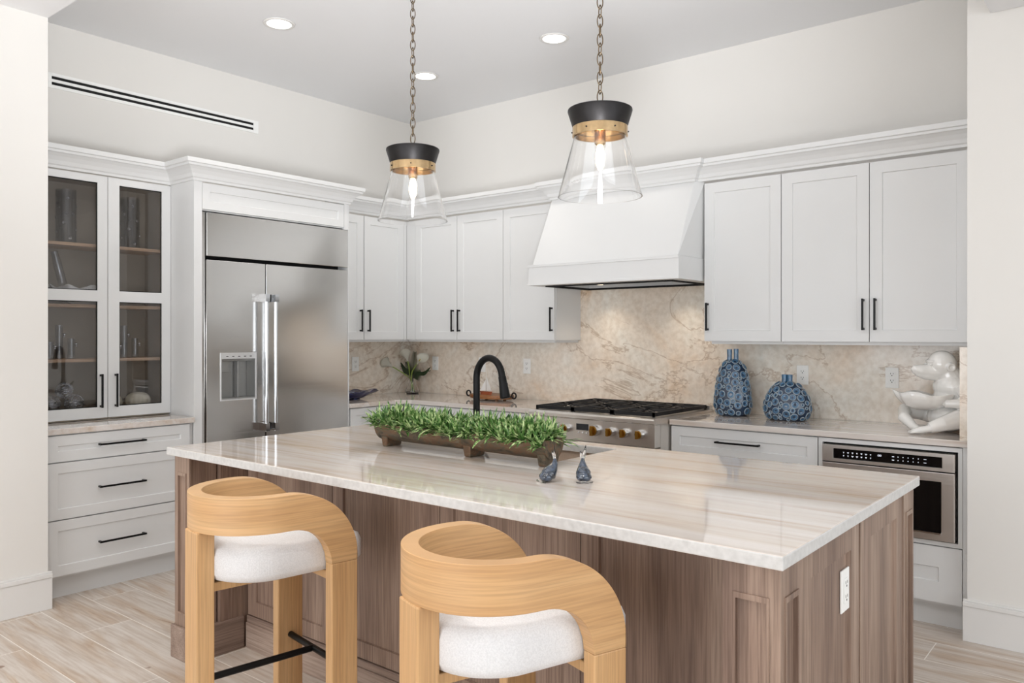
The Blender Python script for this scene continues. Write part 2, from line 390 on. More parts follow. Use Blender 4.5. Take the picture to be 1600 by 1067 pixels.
# frames for fronts: (u along the front, w outward, z up) -> world
def fr_back(yf): return lambda u, w, z: (u, yf - w, z)          # fronts on the back wall face -y
def fr_left(xf): return lambda u, w, z: (xf + w, u, z)          # fronts on the left wall face +x
def fbox(bm, T, u0, u1, w0, w1, z0, z1, mi=0):
    a = T(u0, w0, z0); b = T(u1, w1, z1)
    return box(bm, min(a[0], b[0]), max(a[0], b[0]), min(a[1], b[1]), max(a[1], b[1]), z0, z1, mi)
def shaker(T, u0, u1, z0, z1, s=.06, t=.02, rec=.007, gap=.0015):
    """frame-and-panel front as one mesh, its outer face at w=0, body behind it"""
    bm = BM(); u0 += gap; u1 -= gap; z0 += gap; z1 -= gap; c = .003
    def q(a, b, w1, w2, za, zb): return None
    O = [(u0, z0), (u1, z0), (u1, z1), (u0, z1)]; I = [(u0 + s, z0 + s), (u1 - s, z0 + s), (u1 - s, z1 - s), (u0 + s, z1 - s)]
    J = [(u0 + s + c, z0 + s + c), (u1 - s - c, z0 + s + c), (u1 - s - c, z1 - s - c), (u0 + s + c, z1 - s - c)]
    vb = [bm.verts.new(T(u, -t, z)) for u, z in O]; vo = [bm.verts.new(T(u, 0, z)) for u, z in O]
    vi = [bm.verts.new(T(u, 0, z)) for u, z in I]; vj = [bm.verts.new(T(u, -rec, z)) for u, z in J]
    bm.faces.new(vb)
    for i in range(4):
        j = (i + 1) % 4
        bm.faces.new((vb[i], vb[j], vo[j], vo[i])); bm.faces.new((vo[i], vo[j], vi[j], vi[i])); bm.faces.new((vi[i], vi[j], vj[j], vj[i]))
    bm.faces.new(vj)
    return bm
def pull(T, u, z, length, vertical=True, parent=None, w0=0.0):
    bm = BM(); h = length / 2; r = .005
    if vertical:
        fbox(bm, T, u - r, u + r, w0 + .024, w0 + .034, z - h, z + h)
        for s in (-1, 1): fbox(bm, T, u - r * .8, u + r * .8, w0 - .001, w0 + .025, z + s * (h - .008) - .006, z + s * (h - .008) + .006)
    else:
        fbox(bm, T, u - h, u + h, w0 + .024, w0 + .034, z - r, z + r)
        for s in (-1, 1): fbox(bm, T, u + s * (h - .008) - .006, u + s * (h - .008) + .006, w0 - .001, w0 + .025, z - r, z + r)
    return obj('handle', bm, M['black'], parent, bevel=.001, label='matte black bar pull')

# ================================================================ SETTING
XA, YB, ZC, ZL = -5.19, 4.93, 3.315, 3.09     # left wall, back wall, high ceiling, low ceiling
XP, YP = -4.505, 1.69                          # left wall return (face, end)
struct('floor', bx(-5.4, 3.4, -5.2, 5.1, -.08, 0), M['floor'])
struct('ceiling', bx(-5.4, 3.4, YP, 5.1, ZC, ZC + .1), M['ceil'])
struct('ceiling', bx(-5.4, 3.4, -5.2, YP, ZL, ZC + .1), M['ceil'])
struct('wall_left', bx(XA - .15, XA, YP - .1, 5.1, 0, ZC), M['wall'])
struct('wall_left', bx(XA - .15, XP, -5.2, YP, 0, ZL), M['wall'])
struct('wall_back', bx(XA, 3.4, YB, YB + .15, 0, ZC), M['wall'])
struct('wall_right', bx(-.695, 3.4, 4.235, YB, 0, ZC), M['wall'])
bm = BM(); box(bm, 3.2, 3.4, -5.2, -.9, 0, ZL); box(bm, 3.2, 3.4, 3.3, 4.235, 0, ZC); box(bm, 3.2, 3.4, -.9, 3.3, 0, .45); box(bm, 3.2, 3.4, -.9, 3.3, 2.75, ZL)
struct('wall_right', bm, M['wall'])
bm = BM(); box(bm, XP, -4.1, -5.2, -5.0, 0, ZL); box(bm, 1.7, 3.2, -5.2, -5, 0, ZL); box(bm, -4.1, 1.7, -5.2, -5, 2.75, ZL)
struct('wall_front', bm, M['wall'])
struct('trim_1', bx(-.60, 3.2, 1.70, 4.23, 2.915, ZC), M['ceil'])
def basebrd(bm, T, u0, u1):
    fbox(bm, T, u0, u1, 0, .016, 0, .165); fbox(bm, T, u0, u1, 0, .021, .165, .186); fbox(bm, T, u0, u1, 0, .012, .186, .196)
bm = BM(); basebrd(bm, fr_left(XP), -5.0, YP + .016); fbox(bm, fr_left(XP - .4), YP, YP + .016, .0, .4, 0, .165)
struct('baseboard_left', bm, M['trimw'], .002)
bm = BM(); basebrd(bm, fr_back(4.235), -.712, 3.2); struct('baseboard_right', bm, M['trimw'], .002)

# linear air slot on the left wall
t = thing('air_vent', (XA, 2.665, 2.93), 'long white linear slot air vent with two black slots high on the left wall', 'air vent')
T = fr_left(XA); bm = BM()
for z0, z1 in ((2.925, 2.944), (2.962, 2.979), (2.997, 3.016)): fbox(bm, T, 1.9655, 3.3445, 0, .008, z0, z1)
fbox(bm, T, 1.945, 1.965, 0, .008, 2.925, 3.016); fbox(bm, T, 3.345, 3.385, 0, .008, 2.925, 3.016)
obj('frame', bm, M['plastic'], t)
bm = BM(); fbox(bm, T, 1.966, 3.344, .0005, .003, 2.9445, 2.9615); fbox(bm, T, 1.966, 3.344, .0005, .003, 2.9795, 2.9965)
obj('slot', bm, M['dark'], t, label='black air slots')

# recessed ceiling lights
def can_light():
    t = thing('recessed_light', (0, 0, 0), '', 'ceiling light', 'round recessed ceiling lights')
    obj('trim_ring', lathe(BM(), [(.072, 0), (.092, 0), (.094, .005), (.072, .008)], 40, (0, 0, -.008), closed=True), M['trimw'], t, True, False)
    obj('lens', lathe(BM(), [(.072, -.005), (.072, -.001)], 40), M['ledlamp'], t, False, False, label='glowing white lens')
    return t
c0 = can_light()
for i, (x, y, l) in enumerate(((-4.118, 2.832, 'round recessed ceiling light nearest the long slot vent'),
                               (-2.97, 4.073, 'round recessed ceiling light in front of the range hood wall, rightmost of three'),
                               (-4.127, 4.077, 'round recessed ceiling light just behind the left pendant chain'))):
    c = c0 if i == 0 else copy_tree(c0); c.location = (x, y, ZC); c['label'] = l
    d = bpy.data.lights.new('recessed_beam', 'SPOT'); d.energy = (12, 5, 12)[i]; d.spot_size = 2.3; d.spot_blend = .8; d.shadow_soft_size = .07; d.color = (1, .95, .88)
    o = bpy.data.objects.new('recessed_beam', d); C.objects.link(o); o.location = (x, y, ZC - .03)

# ================================================================ CROWN MOULDING (mitred sweep shared by the cabinets)
CP = [(-4.88, YP), (-4.88, 2.553), (-4.60, 2.553), (-4.60, 3.758), (-4.86, 3.758), (-4.86, 4.58), (-3.335, 4.58), (-3.335, 4.54), (-2.235, 4.54), (-2.235, 4.58), (-.70, 4.58)]
CPROF = [(0, 0), (.008, 0), (.010, .014), (.018, .020), (.026, .040), (.044, .062), (.062, .076), (.072, .080), (.074, .092), (.084, .096), (.086, .122), (-.02, .122)]
ZCR = 2.385
def crown(i0, i1, parent, extra_back=None):
    bm = BM(); rings = []
    for i in range(i0, i1 + 1):
        p = Vector(CP[i])
        nn = []
        for a, b in ((i - 1, i), (i, i + 1)):
            if 0 <= a and b < len(CP):
                d = (Vector(CP[b]) - Vector(CP[a])).normalized(); nn.append(Vector((d.y, -d.x)))
        if len(nn) == 2: m = (nn[0] + nn[1]); m = m / (m.dot(nn[0]))
        else: m = nn[0]
        rings.append([bm.verts.new((p.x + m.x * o, p.y + m.y * o, ZCR + z)) for o, z in CPROF])
    n = len(CPROF)
    for a, b in zip(rings, rings[1:]):
        for k in range(n): bm.faces.new((a[k], a[(k + 1) % n], b[(k + 1) % n], b[k]))
    bm.faces.new(rings[0]); bm.faces.new(rings[-1][::-1])
    return obj('crown_molding', bm, M['cab'], parent)

# ================================================================ LEFT WALL: drawer base, glazed cabinet, fridge
K0, K1 = .895, .927    # wall worktop slab
t = thing('drawer_cabinet', (-4.9, 2.12, 0), 'white three-drawer base cabinet below the glass-door cabinet', 'cabinet')
T = fr_left(-4.595)
bm = BM(); box(bm, XA + .002, -4.616, 1.70, 2.551, .115, K0 - .001); obj('body', bm, M['cab'], t)
obj('toe_kick', bx(XA + .002, -4.66, 1.70, 2.551, 0, .115), M['cab'], t)
obj('filler', bx(-4.616, -4.597, 1.70, 1.716, .129, .893), M['cab'], t)
for z0, z1, hz in ((.745, .889, .822), (.434, .741, .586), (.129, .430, .278)):
    d = obj('drawer', shaker(T, 1.718, 2.524, z0, z1, .055), M['cab'], t)
    pull(T, 2.112, hz, .262, False, d)
t = tag(obj('countertop', prism(BM(), [(XA + .002, 1.695), (-4.582, 1.695), (-4.582, 2.551), (XA + .002, 2.551)], K0, K1), M['top'], base=(-4.9, 2.12, K0), bevel=.003),
        'short beige stone worktop on the drawer cabinet under the glass-door cabinet', 'countertop')

t = thing('glass_door_cabinet', (-5.03, 2.12, K1), 'white cabinet with two glazed doors standing on the short left worktop', 'cabinet')
CX0, CX1, CY0, CY1, CZ0, CZ1 = XA + .002, -4.902, 1.70, 2.551, .929, 2.385
bm = BM()
box(bm, CX0, CX1, CY0, CY0 + .02, CZ0, CZ1 - .02); box(bm, CX0, CX1, CY1 - .02, CY1, CZ0, CZ1 - .02)
box(bm, CX0, CX1, CY0 + .02, CY1 - .02, CZ0, .965); box(bm, CX0, CX1, CY0 + .02, CY1 - .02, 2.36, CZ1 - .02)
box(bm, CX0, CX0 + .012, CY0 + .02, CY1 - .02, .965, 2.36)
obj('body', bm, M['cabin'], t, label='greige interior')
for z in (1.964, 1.604, 1.281):
    obj('shelf', bx(CX0 + .013, -4.925, CY0 + .021, CY1 - .021, z - .009, z + .009), M['tan'], t, label='tan wood shelf')
T = fr_left(-4.88)
for (y0, y1, hy) in ((1.753, 2.159, 2.118), (2.163, 2.569 - .018, 2.205)):
    s = .067; bm = BM(); w = (-.02, 0)
    fbox(bm, T, y0, y0 + s, *w, .939, 2.378); fbox(bm, T, y1 - s + .01, y1, *w, .939, 2.378)
    for z0, z1 in ((.939, 1.003), (1.631, 1.696), (2.336, 2.378)): fbox(bm, T, y0 + s, y1 - s + .01, *w, z0, z1)
    d = obj('door', bm, M['cab'], t)
    for z0, z1 in ((1.003, 1.631), (1.696, 2.336)):
        obj('glass_pane', fbox(BM(), T, y0 + s - .004, y1 - s + .014, -.013, -.009, z0 - .004, z1 + .004), M['smokeglass'], d)
        bm = BM(); g = .005; a, b = y0 + s, y1 - s + .01
        for q in ((a, a + g, z0, z1), (b - g, b, z0, z1), (a, b, z0, z0 + g), (a, b, z1 - g, z1)): fbox(bm, T, q[0], q[1], -.009, -.006, q[2], q[3])
        obj('pane_gasket', bm, M['dark'], d, label='thin black pane edging')
    pull(T, hy, 1.10, .2, True, d)
obj('filler', bx(-4.902, -4.882, 1.70, 1.751, .929, 2.385), M['cab'], t)
crown(0, 1, t)
# things in the glazed cabinet
def cylvase(name, x, y, z, r, h, label, cat='vase', group=None):
    w = .0025
    return tag(obj(name, lathe(BM(), [(0, 0), (r, 0), (r, h), (r - w, h), (r - w, .008), (0, .008)], 28), M['vglass'], None, 'auto', False), label, cat, group)
for x, y, l in ((-5.04, 1.99, 'tall clear glass cylinder vase on the top shelf behind the left glass door'), (-5.04, 2.37, 'tall clear glass cylinder vase on the top shelf behind the right glass door')):
    o = cylvase('glass_vase', x, y, 0, .055, .32, l); o.location = (x, y, 1.974)
    bm = BM()
    for k in range(14):
        a = k * 2.4; torus(bm, .007, .002, Matrix.Translation((.0555 * math.cos(a), .0555 * math.sin(a), .03 + k * .018)) @ Matrix.Rotation(a, 4, 'Z') @ Matrix.Rotation(PI / 2, 4, 'Y'), 10, 5)
    obj('glass_bead', bm, M['chrome'], o, True, False, kind='stuff', label='shiny raised beads')
o = tag(obj('glass_bottle', lathe(BM(), [(0, 0), (.022, 0), (.024, .01), (.024, .13), (.02, .165), (.02, .2), (.018, .2), (.018, .16), (.021, .12), (.021, .012), (0, .012)], 20), M['vglass'], None, 'auto', False),
        'slim clear glass tube leaning behind the left glass door above the scalloped bowl', 'bottle')
o.location = (-5.02, 1.965, 1.728); o.rotation_euler = (math.radians(14), 0, 0)
def scallop(x, y, z, L, Wd, h, label):
    bm = BM(); n = 72; prof = [(0, .004), (.35, 0), (.7, .35), (1, 1), (.96, 1.0), (.66, .42), (.3, .12), (0, .1)]
    rings = []
    for r, zz in prof:
        if r == 0: rings.append([bm.verts.new((0, 0, zz * h))]); continue
        ring = []
        for k in range(n):
            a = 2 * PI * k / n; wv = 1 + .05 * math.sin(9 * a) * r; ring.append(bm.verts.new((r * Wd / 2 * math.cos(a) * wv, r * L / 2 * math.sin(a) * wv, zz * h + (.012 * math.sin(9 * a + 1) * (zz > .9)))))
        rings.append(ring)
    for a, b in zip(rings, rings[1:]):
        for k in range(n):
            k2 = (k + 1) % n
            bm.faces.new((a[0], b[k2], b[k]) if len(a) == 1 else ((a[k], a[k2], b[0]) if len(b) == 1 else (a[k], a[k2], b[k2], b[k])))
    o = tag(obj('scalloped_bowl', bm, M['ceramic'], None, True, False), label, 'bowl'); o.location = (x, y, z); return o
scallop(-5.045, 2.09, 1.614, .40, .20, .105, 'long white scalloped bowl on the middle shelf of the glass-door cabinet')
i = 0
for base_y, side in ((1.955, 'left'), (2.335, 'right')):
    for dy, dx, h, where in ((-.055, -.01, .10, 'leftmost'), (0, -.02, .20, 'the tallest'), (.06, 0, .12, 'rightmost')):
        r = .021
        o = thing('candle_holder', (-5.03 + dx, base_y + dy, 1.291), 'glass tube candle holder behind the %s glass door, %s of three' % (side, where), 'candle holder', 'glass candle holders in the cabinet')
        obj('tube', lathe(BM(), [(0, 0), (r, 0), (r, h), (r - .003, h), (r - .003, .02), (0, .02)], 18), M['vglass'], o, 'auto', False)
        bm = BM(); ball(bm, (0, r + .008, h * .72), .009, 10, 8); ball(bm, (.006, r + .006, h * .72 - .012), .006, 10, 8); obj('bead', bm, M['chrome'], o, True, False, label='small silver bead')
for x, y, z, r, l in ((-5.00, 1.965, .966 + .062 * 2 + .045, .05, 'tangled clear crystal ball, topmost of the stack behind the left glass door'),
                      (-5.0, 2.02, .966 + .058, .057, 'tangled clear crystal ball lower right behind the left glass door'),
                      (-5.03, 1.90, .966 + .058, .057, 'tangled clear crystal ball at the lower left corner of the left glass door')):
    bm = BM()
    for k in range(26):
        R = Matrix.Rotation(random.random() * 6.28, 4, 'Z') @ Matrix.Rotation(random.random() * 3.14, 4, 'X')
        torus(bm, r * random.uniform(.82, .97), .0017, R, 22, 5)
    o = tag(obj('crystal_ball', bm, M['chrome'], None, True, False), l, 'ornament', 'tangled crystal balls'); o.location = (x, y, z if r == .057 else 1.105)
def pumpkin(x, y, z, r, l, yaw=0):
    o = tag(obj('ribbed_ceramic_gourd', lathe(BM(), [(0 if k in (0, 12) else r * math.sin(PI * k / 12) ** .8, -r * .72 * math.cos(PI * k / 12)) for k in range(13)], 72, (0, 0, r * .72), wave=lambda a, z: 1 + .045 * abs(math.sin(7 * a))), M['creamcer'], None, True, False), l, 'ornament', 'cream ribbed gourds')
    o.location = (x, y, z)
pumpkin(-5.01, 2.405, .966, .073, 'cream ribbed ceramic gourd in full view behind the right glass door')
pumpkin(-5.06, 2.255, .966, .068, 'cream ribbed ceramic gourd half hidden by the handle stile of the right glass door')

# tall surround and built-in fridge
t = thing('fridge_surround', (-4.9, 3.15, 0), 'tall white cabinet surround enclosing the stainless fridge', 'cabinet')
obj('side_panel', bx(XA + .002, -4.60, 2.5535, 2.607, 0, 2.385), M['cab'], t)
obj('side_panel', bx(XA + .002, -4.60, 3.752, 3.760, 0, 2.385), M['cab'], t)
bm = BM(); box(bm, XA + .002, -4.622, 2.608, 3.751, 2.209, 2.370); box(bm, -4.622, -4.60, 3.716, 3.751, 2.20, 2.385); obj('body', bm, M['cab'], t)
d = obj('door', shaker(fr_left(-4.60), 2.608, 3.714, 2.214, 2.379, .05), M['cab'], t)
crown(1, 4, t)

t = thing('refrigerator', (-4.88, 3.18, 0), 'large stainless steel built-in side-by-side refrigerator with door water dispenser', 'refrigerator')
obj('body', bx(XA + .004, -4.715, 2.61, 3.75, .0, 2.205), M['dark'], t)
bm = BM(); box(bm, -4.64, -4.615, 2.612, 2.634, .09, 2.198); obj('side_trim', bm, M['steelz'], t)
obj('top_panel', bx(-4.64, -4.60, 2.638, 3.749, 1.925, 2.198), M['steel'], t, bevel=.003)
def slab_hole(o, h, f):   # o,h = (a0,a1,b0,b1); f(a,b,face) -> point
    bm = BM(); Q = lambda q: [(q[0], q[2]), (q[1], q[2]), (q[1], q[3]), (q[0], q[3])]
    v = {(n, s): [bm.verts.new(f(a, b, s)) for a, b in Q(q)] for n, q in (('o', o), ('h', h)) for s in (0, 1)}
    for i in range(4):
        j = (i + 1) % 4
        for s in (0, 1): bm.faces.new((v['o', s][i], v['o', s][j], v['h', s][j], v['h', s][i]))
        for n in 'oh': bm.faces.new((v[n, 0][i], v[n, 0][j], v[n, 1][j], v[n, 1][i]))
    return bm
DY0, DY1, DZ0, DZ1 = 2.735, 2.983, 1.018, 1.312
d = obj('door', slab_hole((2.638, 3.056, .10, 1.903), (DY0, DY1, DZ0, DZ1), lambda a, b, s: (-4.64 + .04 * s, a, b)), M['steel'], t, bevel=.003)
d2 = obj('door', bx(-4.64, -4.60, 3.063, 3.749, .10, 1.903), M['steel'], t, bevel=.003)
obj('toe_grille', bx(-4.66, -4.65, 2.612, 3.748, 0, .095), M['dark'], t)
disp = obj('dispenser', fbox(BM(), fr_left(-4.708), DY0, DY1, 0, .007, DZ0, DZ1), M['satin2'], d, label='recessed ice and water dispenser')
bm = BM()
box(bm, -4.70, -4.602, DY0, DY0 + .004, DZ0, DZ1); box(bm, -4.70, -4.602, DY1 - .004, DY1, DZ0, DZ1); box(bm, -4.70, -4.602, DY0, DY1, DZ0, DZ0 + .01)
box(bm, -4.70, -4.64, DY0, DY1, DZ1 - .05, DZ1); box(bm, -4.675, -4.65, DY0 + .03, DY0 + .085, DZ1 - .12, DZ1 - .05); box(bm, -4.69, -4.655, DY0 + .15, DY0 + .162, DZ0 + .01, DZ1 - .05)
obj('dispenser_lining', bm, M['satin2'], d, bevel=.003)
bm = slab_hole((DY0 - .006, DY1 + .006, DZ0 - .006, DZ1 + .006), (DY0 + .003, DY1 - .003, DZ0 + .003, DZ1 - .003), lambda a, b, s: (-4.6005 + .005 * s, a, b))
obj('dispenser_frame', bm, M['satin'], d, bevel=.001)
obj('control_strip', bx(-4.602, -4.597, DY0 + .003, DY1 - .003, DZ1 - .033, DZ1 - .003), M['satin'], d)
for k in range(5): obj('button', bx(-4.597, -4.5962, DY0 + .035 + k * .042, DY0 + .05 + k * .042, DZ1 - .02, DZ1 - .015), M['black'], d)
for y, dd in ((3.024, d), (3.094, d2)):
    bm = BM(); tube(bm, [(-4.535, y, .80), (-4.535, y, 1.70)], .0125, 18)
    for z in (.825, 1.672): box(bm, -4.6005, -4.519, y - .015, y + .015, z - .022, z + .028)
    obj('handle', bm, M['chrome'], dd, 'auto', label='full-height tubular handle')

# ================================================================ UPPER CABINETS on the left and back wall
ZU0, ZU1 = 1.393, 2.372
def upper(name, label, T, u0, u1, doors, body, rail, ci, fillers=(), group='white upper wall cabinets'):
    cx = sum(body[:2]) / 2; cy = sum(body[2:4]) / 2
    t = thing(name, (cx, cy, ZU0), label, 'cabinet', group)
    bm = BM(); box(bm, *body, ZU0, ZU1 - .004)
    obj('body', bm, M['cab'], t)
    if rail: obj('light_rail', box(BM(), *rail, ZU0 - .017, ZU0), M['cab'], t)
    for f in fillers: obj('filler', fbox(BM(), T, *f), M['cab'], t)
    for (a, b, hu) in doors:
        d = obj('door', shaker(T, a, b, ZU0, ZU1, .062), M['cab'], t)
        if hu is not None: pull(T, hu, 1.544, .172, True, d)
    if ci: crown(ci[0], ci[1], t)
    return t
T = fr_left(-4.86)
upper('wall_cabinet', 'white two-door upper cabinet directly right of the fridge, up to the room corner', T, 3.775, 4.549, [(3.775, 4.119, 4.081), (4.125, 4.548, 4.160)],
      (XA + .002, -4.88, 3.762, YB - .002), (XA + .022, -4.895, 3.762, YB - .022), (4, 5), [(3.762, 3.774, -.02, -.001, ZU0, ZU1), (4.55, 4.58, -.02, -.001, ZU0, ZU1)])
T = fr_back(4.58)
upper('wall_cabinet', 'white two-door upper cabinet in the back corner above the calla lilies', T, -4.756, -3.814, [(-4.756, -4.288, -4.322), (-4.286, -3.815, -4.255)],
      (-4.879, -3.8145, 4.60, YB - .002), (-4.874, -3.8145, 4.615, YB - .022), None, [(-4.859, -4.757, -.02, -.001, ZU0, ZU1)])
t = upper('wall_cabinet', 'white single-door upper cabinet immediately left of the range hood', T, -3.814, -3.337, [(-3.813, -3.338, -3.357)],
          (-3.8135, -3.337, 4.60, YB - .002), (-3.8135, -3.357, 4.615, YB - .022), None)
CPs = list(CP)
# corner cabinet carries the crown run up to the hood
tt = [o for o in C.objects if o.name.startswith('wall_cabinet') and 'calla' in o.get('label', '')][0]
crown(5, 6, tt)
t = upper('wall_cabinet', 'white single-door upper cabinet immediately right of the range hood', T, -2.19, -1.705, [(-2.188, -1.706, -2.162)],
          (-2.19, -1.7055, 4.60, YB - .002), (-2.155, -1.7055, 4.615, YB - .022), None)
t = upper('wall_cabinet', 'white two-door upper cabinet above the monkey figure, beside the right wall return', T, -1.705, -.72, [(-1.704, -1.221, -1.249), (-1.219, -.735, -1.187)],
          (-1.7045, -.697, 4.60, YB - .002), (-1.7045, -.697, 4.615, YB - .022), None, [(-.734, -.697, -.02, -.001, ZU0, ZU1)])
crown(9, 10, t)

# range hood
t = thing('range_hood', (-2.77, 4.7, 1.766), 'tapered white wooden range hood with a straight apron above the cooktop', 'range hood')
hexa_pts = [(-3.30, 4.275, 1.905), (-2.212, 4.275, 1.905), (-2.194, YB - .002, 1.905), (-3.30, YB - .002, 1.905), (-3.335, 4.54, 2.386), (-2.235, 4.54, 2.386), (-2.194, 4.60, 2.386), (-3.335, 4.60, 2.386)]
hexa_pts[4] = (-3.330, 4.54, 2.386)
obj('hood_body', hexa(BM(), hexa_pts), M['cab'], t, bevel=.003)
bm = slab_hole((-3.325, -2.20, 4.262, YB - .002), (-3.22, -2.30, 4.36, YB - .08), lambda a, b, s: (a, b, 1.766 + .139 * s))
obj('apron', bm, M['cab'], t, bevel=.003)
bm = BM(); box(bm, -3.328, -2.199, 4.256, 4.262, 1.889, 1.905); box(bm, -3.328, -2.199, 4.257, 4.262, 1.766, 1.782)
obj('edge_bead', bm, M['cab'], t, bevel=.001)
bm = BM(); box(bm, -3.22, -2.30, 4.36, YB - .08, 1.80, 1.82)
for k in range(3): box(bm, -3.20 + k * .305, -2.93 + k * .305, 4.40, 4.80, 1.79, 1.80)
obj('filter', bm, M['iron'], t, label='dark stainless filter insert')
obj('liner_lip', slab_hole((-3.24, -2.28, 4.34, YB - .06), (-3.215, -2.305, 4.365, YB - .085), lambda a, b, s: (a, b, 1.758 + .012 * s)), M['dark'], t)
crown(6, 9, t)
for x in (-3.05, -2.45):
    h = obj('hood_lamp', lathe(BM(), [(0, 0), (.028, 0), (.028, .004), (0, .004)], 20, (x, 4.72, 1.785)), M['warmlens'], t, False, label='small warm hood lamp')
    d = bpy.data.lights.new('hood_beam', 'SPOT'); d.energy = 5; d.spot_size = 2.0; d.spot_blend = 1; d.shadow_soft_size = .03; d.color = (1, .84, .66)
    o = bpy.data.objects.new('hood_beam', d); C.objects.link(o); o.location = (x, 4.72, 1.78)

# ================================================================ BACKSPLASH, WORKTOPS, BASE CABINETS
YS = 4.91
tag(obj('backsplash', bx(XA + .001, XA + .021, 3.763, YS - .0005, K1 + .0005, 1.392), M['splash'], base=(XA + .01, 4.3, K1)), 'cream stone backsplash slab on the left wall between the fridge and the corner', 'backsplash')
tag(obj('backsplash', prism(BM(), [(0, 0), (0, 0), (0, 0)], 0, 1) if False else (lambda bm: (box(bm, XA + .0215, -3.34, YS, YB - .0005, K1 + .0005, 1.392), box(bm, -3.34, -2.188, YS, YB - .0005, K1 + .0005, 1.765), box(bm, -2.188, -.737, YS, YB - .0005, K1 + .0005, 1.392), bm)[3])(BM()),
        M['splash'], base=(-2.8, YS, K1)), 'cream stone backsplash along the back wall, tallest behind the cooktop', 'backsplash')
tag(obj('side_splash', bx(-.736, -.697, 4.29, YB - .001, K1 + .0005, 1.374), M['splash'], base=(-.72, 4.6, K1)), 'narrow upright stone end panel beside the monkey figure', 'backsplash')
tag(obj('countertop', prism(BM(), [(XA + .001, 3.763), (-4.585, 3.763), (-4.585, 4.20), (-4.50, 4.29), (-3.212, 4.29), (-3.212, YS - .0005), (XA + .001, YS - .0005)], K0, K1), M['top'], base=(-4.6, 4.6, K0), bevel=.003),
    'L-shaped beige stone worktop in the back corner left of the cooktop', 'countertop')
tag(obj('countertop', bx(-2.275, -.697, 4.288, YS - .0005, K0, K1), M['top'], base=(-1.5, 4.6, K0), bevel=.003),
    'beige stone worktop right of the cooktop under the blue vases', 'countertop')

T = fr_left(-4.60)
t = thing('base_cabinet', (-4.9, 4.0, 0), 'white base cabinet with a drawer between the fridge and the inner corner', 'cabinet', 'white base cabinets')
obj('body', bx(XA + .002, -4.622, 3.763, 4.32, .115, K0 - .001), M['cab'], t)
obj('toe_kick', bx(XA + .002, -4.67, 3.763, 4.36, 0, .115), M['cab'], t)
d = obj('drawer', shaker(T, 3.775, 4.22, .745, .889, .05), M['cab'], t); pull(T, 3.998, .818, .24, False, d)
d = obj('door', shaker(T, 3.775, 4.22, .129, .741, .06), M['cab'], t); pull(T, 4.17, .6, .172, True, d)
T = fr_back(4.305)
t = thing('base_cabinet', (-3.9, 4.6, 0), 'white base cabinet run left of the cooktop, mostly hidden by the planter', 'cabinet', 'white base cabinets')
obj('body', bx(-4.62, -3.215, 4.327, YB - .002, .115, K0 - .001), M['cab'], t)
obj('toe_kick', bx(-4.66, -3.215, 4.37, YB - .002, 0, .115), M['cab'], t)
obj('filler', bx(-4.598, -4.47, 4.307, 4.326, .129, .889), M['cab'], t)
for a, b in ((-4.47, -3.845), (-3.845, -3.217)):
    d = obj('drawer', shaker(T, a, b, .745, .889, .05), M['cab'], t); pull(T, (a + b) / 2, .818, .24, False, d)
    d = obj('door', shaker(T, a, b, .129, .741, .06), M['cab'], t); pull(T, b - .04, .6, .172, True, d)
t = thing('base_cabinet', (-1.84, 4.6, 0), 'white base cabinet with a wide top drawer between the cooktop and the microwave', 'cabinet', 'white base cabinets')
obj('body', bx(-2.274, -1.404, 4.327, YB - .002, .115, K0 - .001), M['cab'], t)
obj('toe_kick', bx(-2.274, -1.404, 4.37, YB - .002, 0, .115), M['cab'], t)
for z0, z1, hz in ((.72, .889, .815), (.43, .716, .6), (.129, .426, .3)):
    d = obj('drawer', shaker(T, -2.270, -1.406, z0, z1, .055), M['cab'], t); pull(T, -1.85, hz, .262, False, d)
# microwave cabinet
t = thing('base_cabinet', (-1.06, 4.6, 0), 'white base cabinet framing the built-in microwave drawer at the right end', 'cabinet', 'white base cabinets')
bm = BM(); box(bm, -1.403, -1.385, 4.327, YB - .002, .115, K0 - .001); box(bm, -.742, -.698, 4.327, YB - .002, .115, K0 - .001)
box(bm, -1.385, -.742, 4.327, YB - .002, .115, .42); box(bm, -1.385, -.742, 4.85, YB - .002, .42, K0 - .001)
obj('body', bm, M['cab'], t)
obj('face_frame', slab_hole((-1.402, -.727, .408, .889), (-1.382, -.745, .428, .868), lambda a, b, s: (a, 4.327 - .022 * s, b)), M['cab'], t)
d = obj('drawer', shaker(T, -1.402, -.727, .13, .404, .1), M['cab'], t)
obj('filler', bx(-.7255, -.698, 4.308, 4.326, .115, .893), M['cab'], t)
obj('toe_kick', bx(-1.402, -.698, 4.37, YB - .002, 0, .115), M['cab'], t)
t = thing('microwave', (-1.063, 4.55, .43), 'stainless steel drawer microwave with a black touch strip built in below the right worktop', 'microwave')
obj('body', bx(-1.378, -.75, 4.33, 4.82, .432, .862), M['dark'], t)
p = obj('control_panel', slab_hole((-1.374, -.755, .772, .858), (-1.318, -.81, .789, .841), lambda a, b, s: (a, 4.33 - .052 * s, b)), M['steelx'], t, bevel=.002)
g = obj('touch_strip', bx(-1.318, -.81, 4.287, 4.30, .789, .841), M['blackgloss'], p, label='black glass touch strip')
bm = BM()
def sk(x, z, w, h): box(bm, x - w / 2, x + w / 2, 4.2855, 4.287, z - h / 2, z + h / 2)
for k in range(7):
    for r_ in (0, 1):
        w_ = random.choice((.004, .006, .008)); sk(-1.268 + k * .022, .823 - .017 * r_, w_ * 1.3, .003); sk(-1.268 + k * .022, .819 - .017 * r_, w_ * .6, .002)
for k in range(6):
    for r_ in (0, 1): sk(-1.03 + k * .023, .823 - .017 * r_, .003 if k else .010, .004)
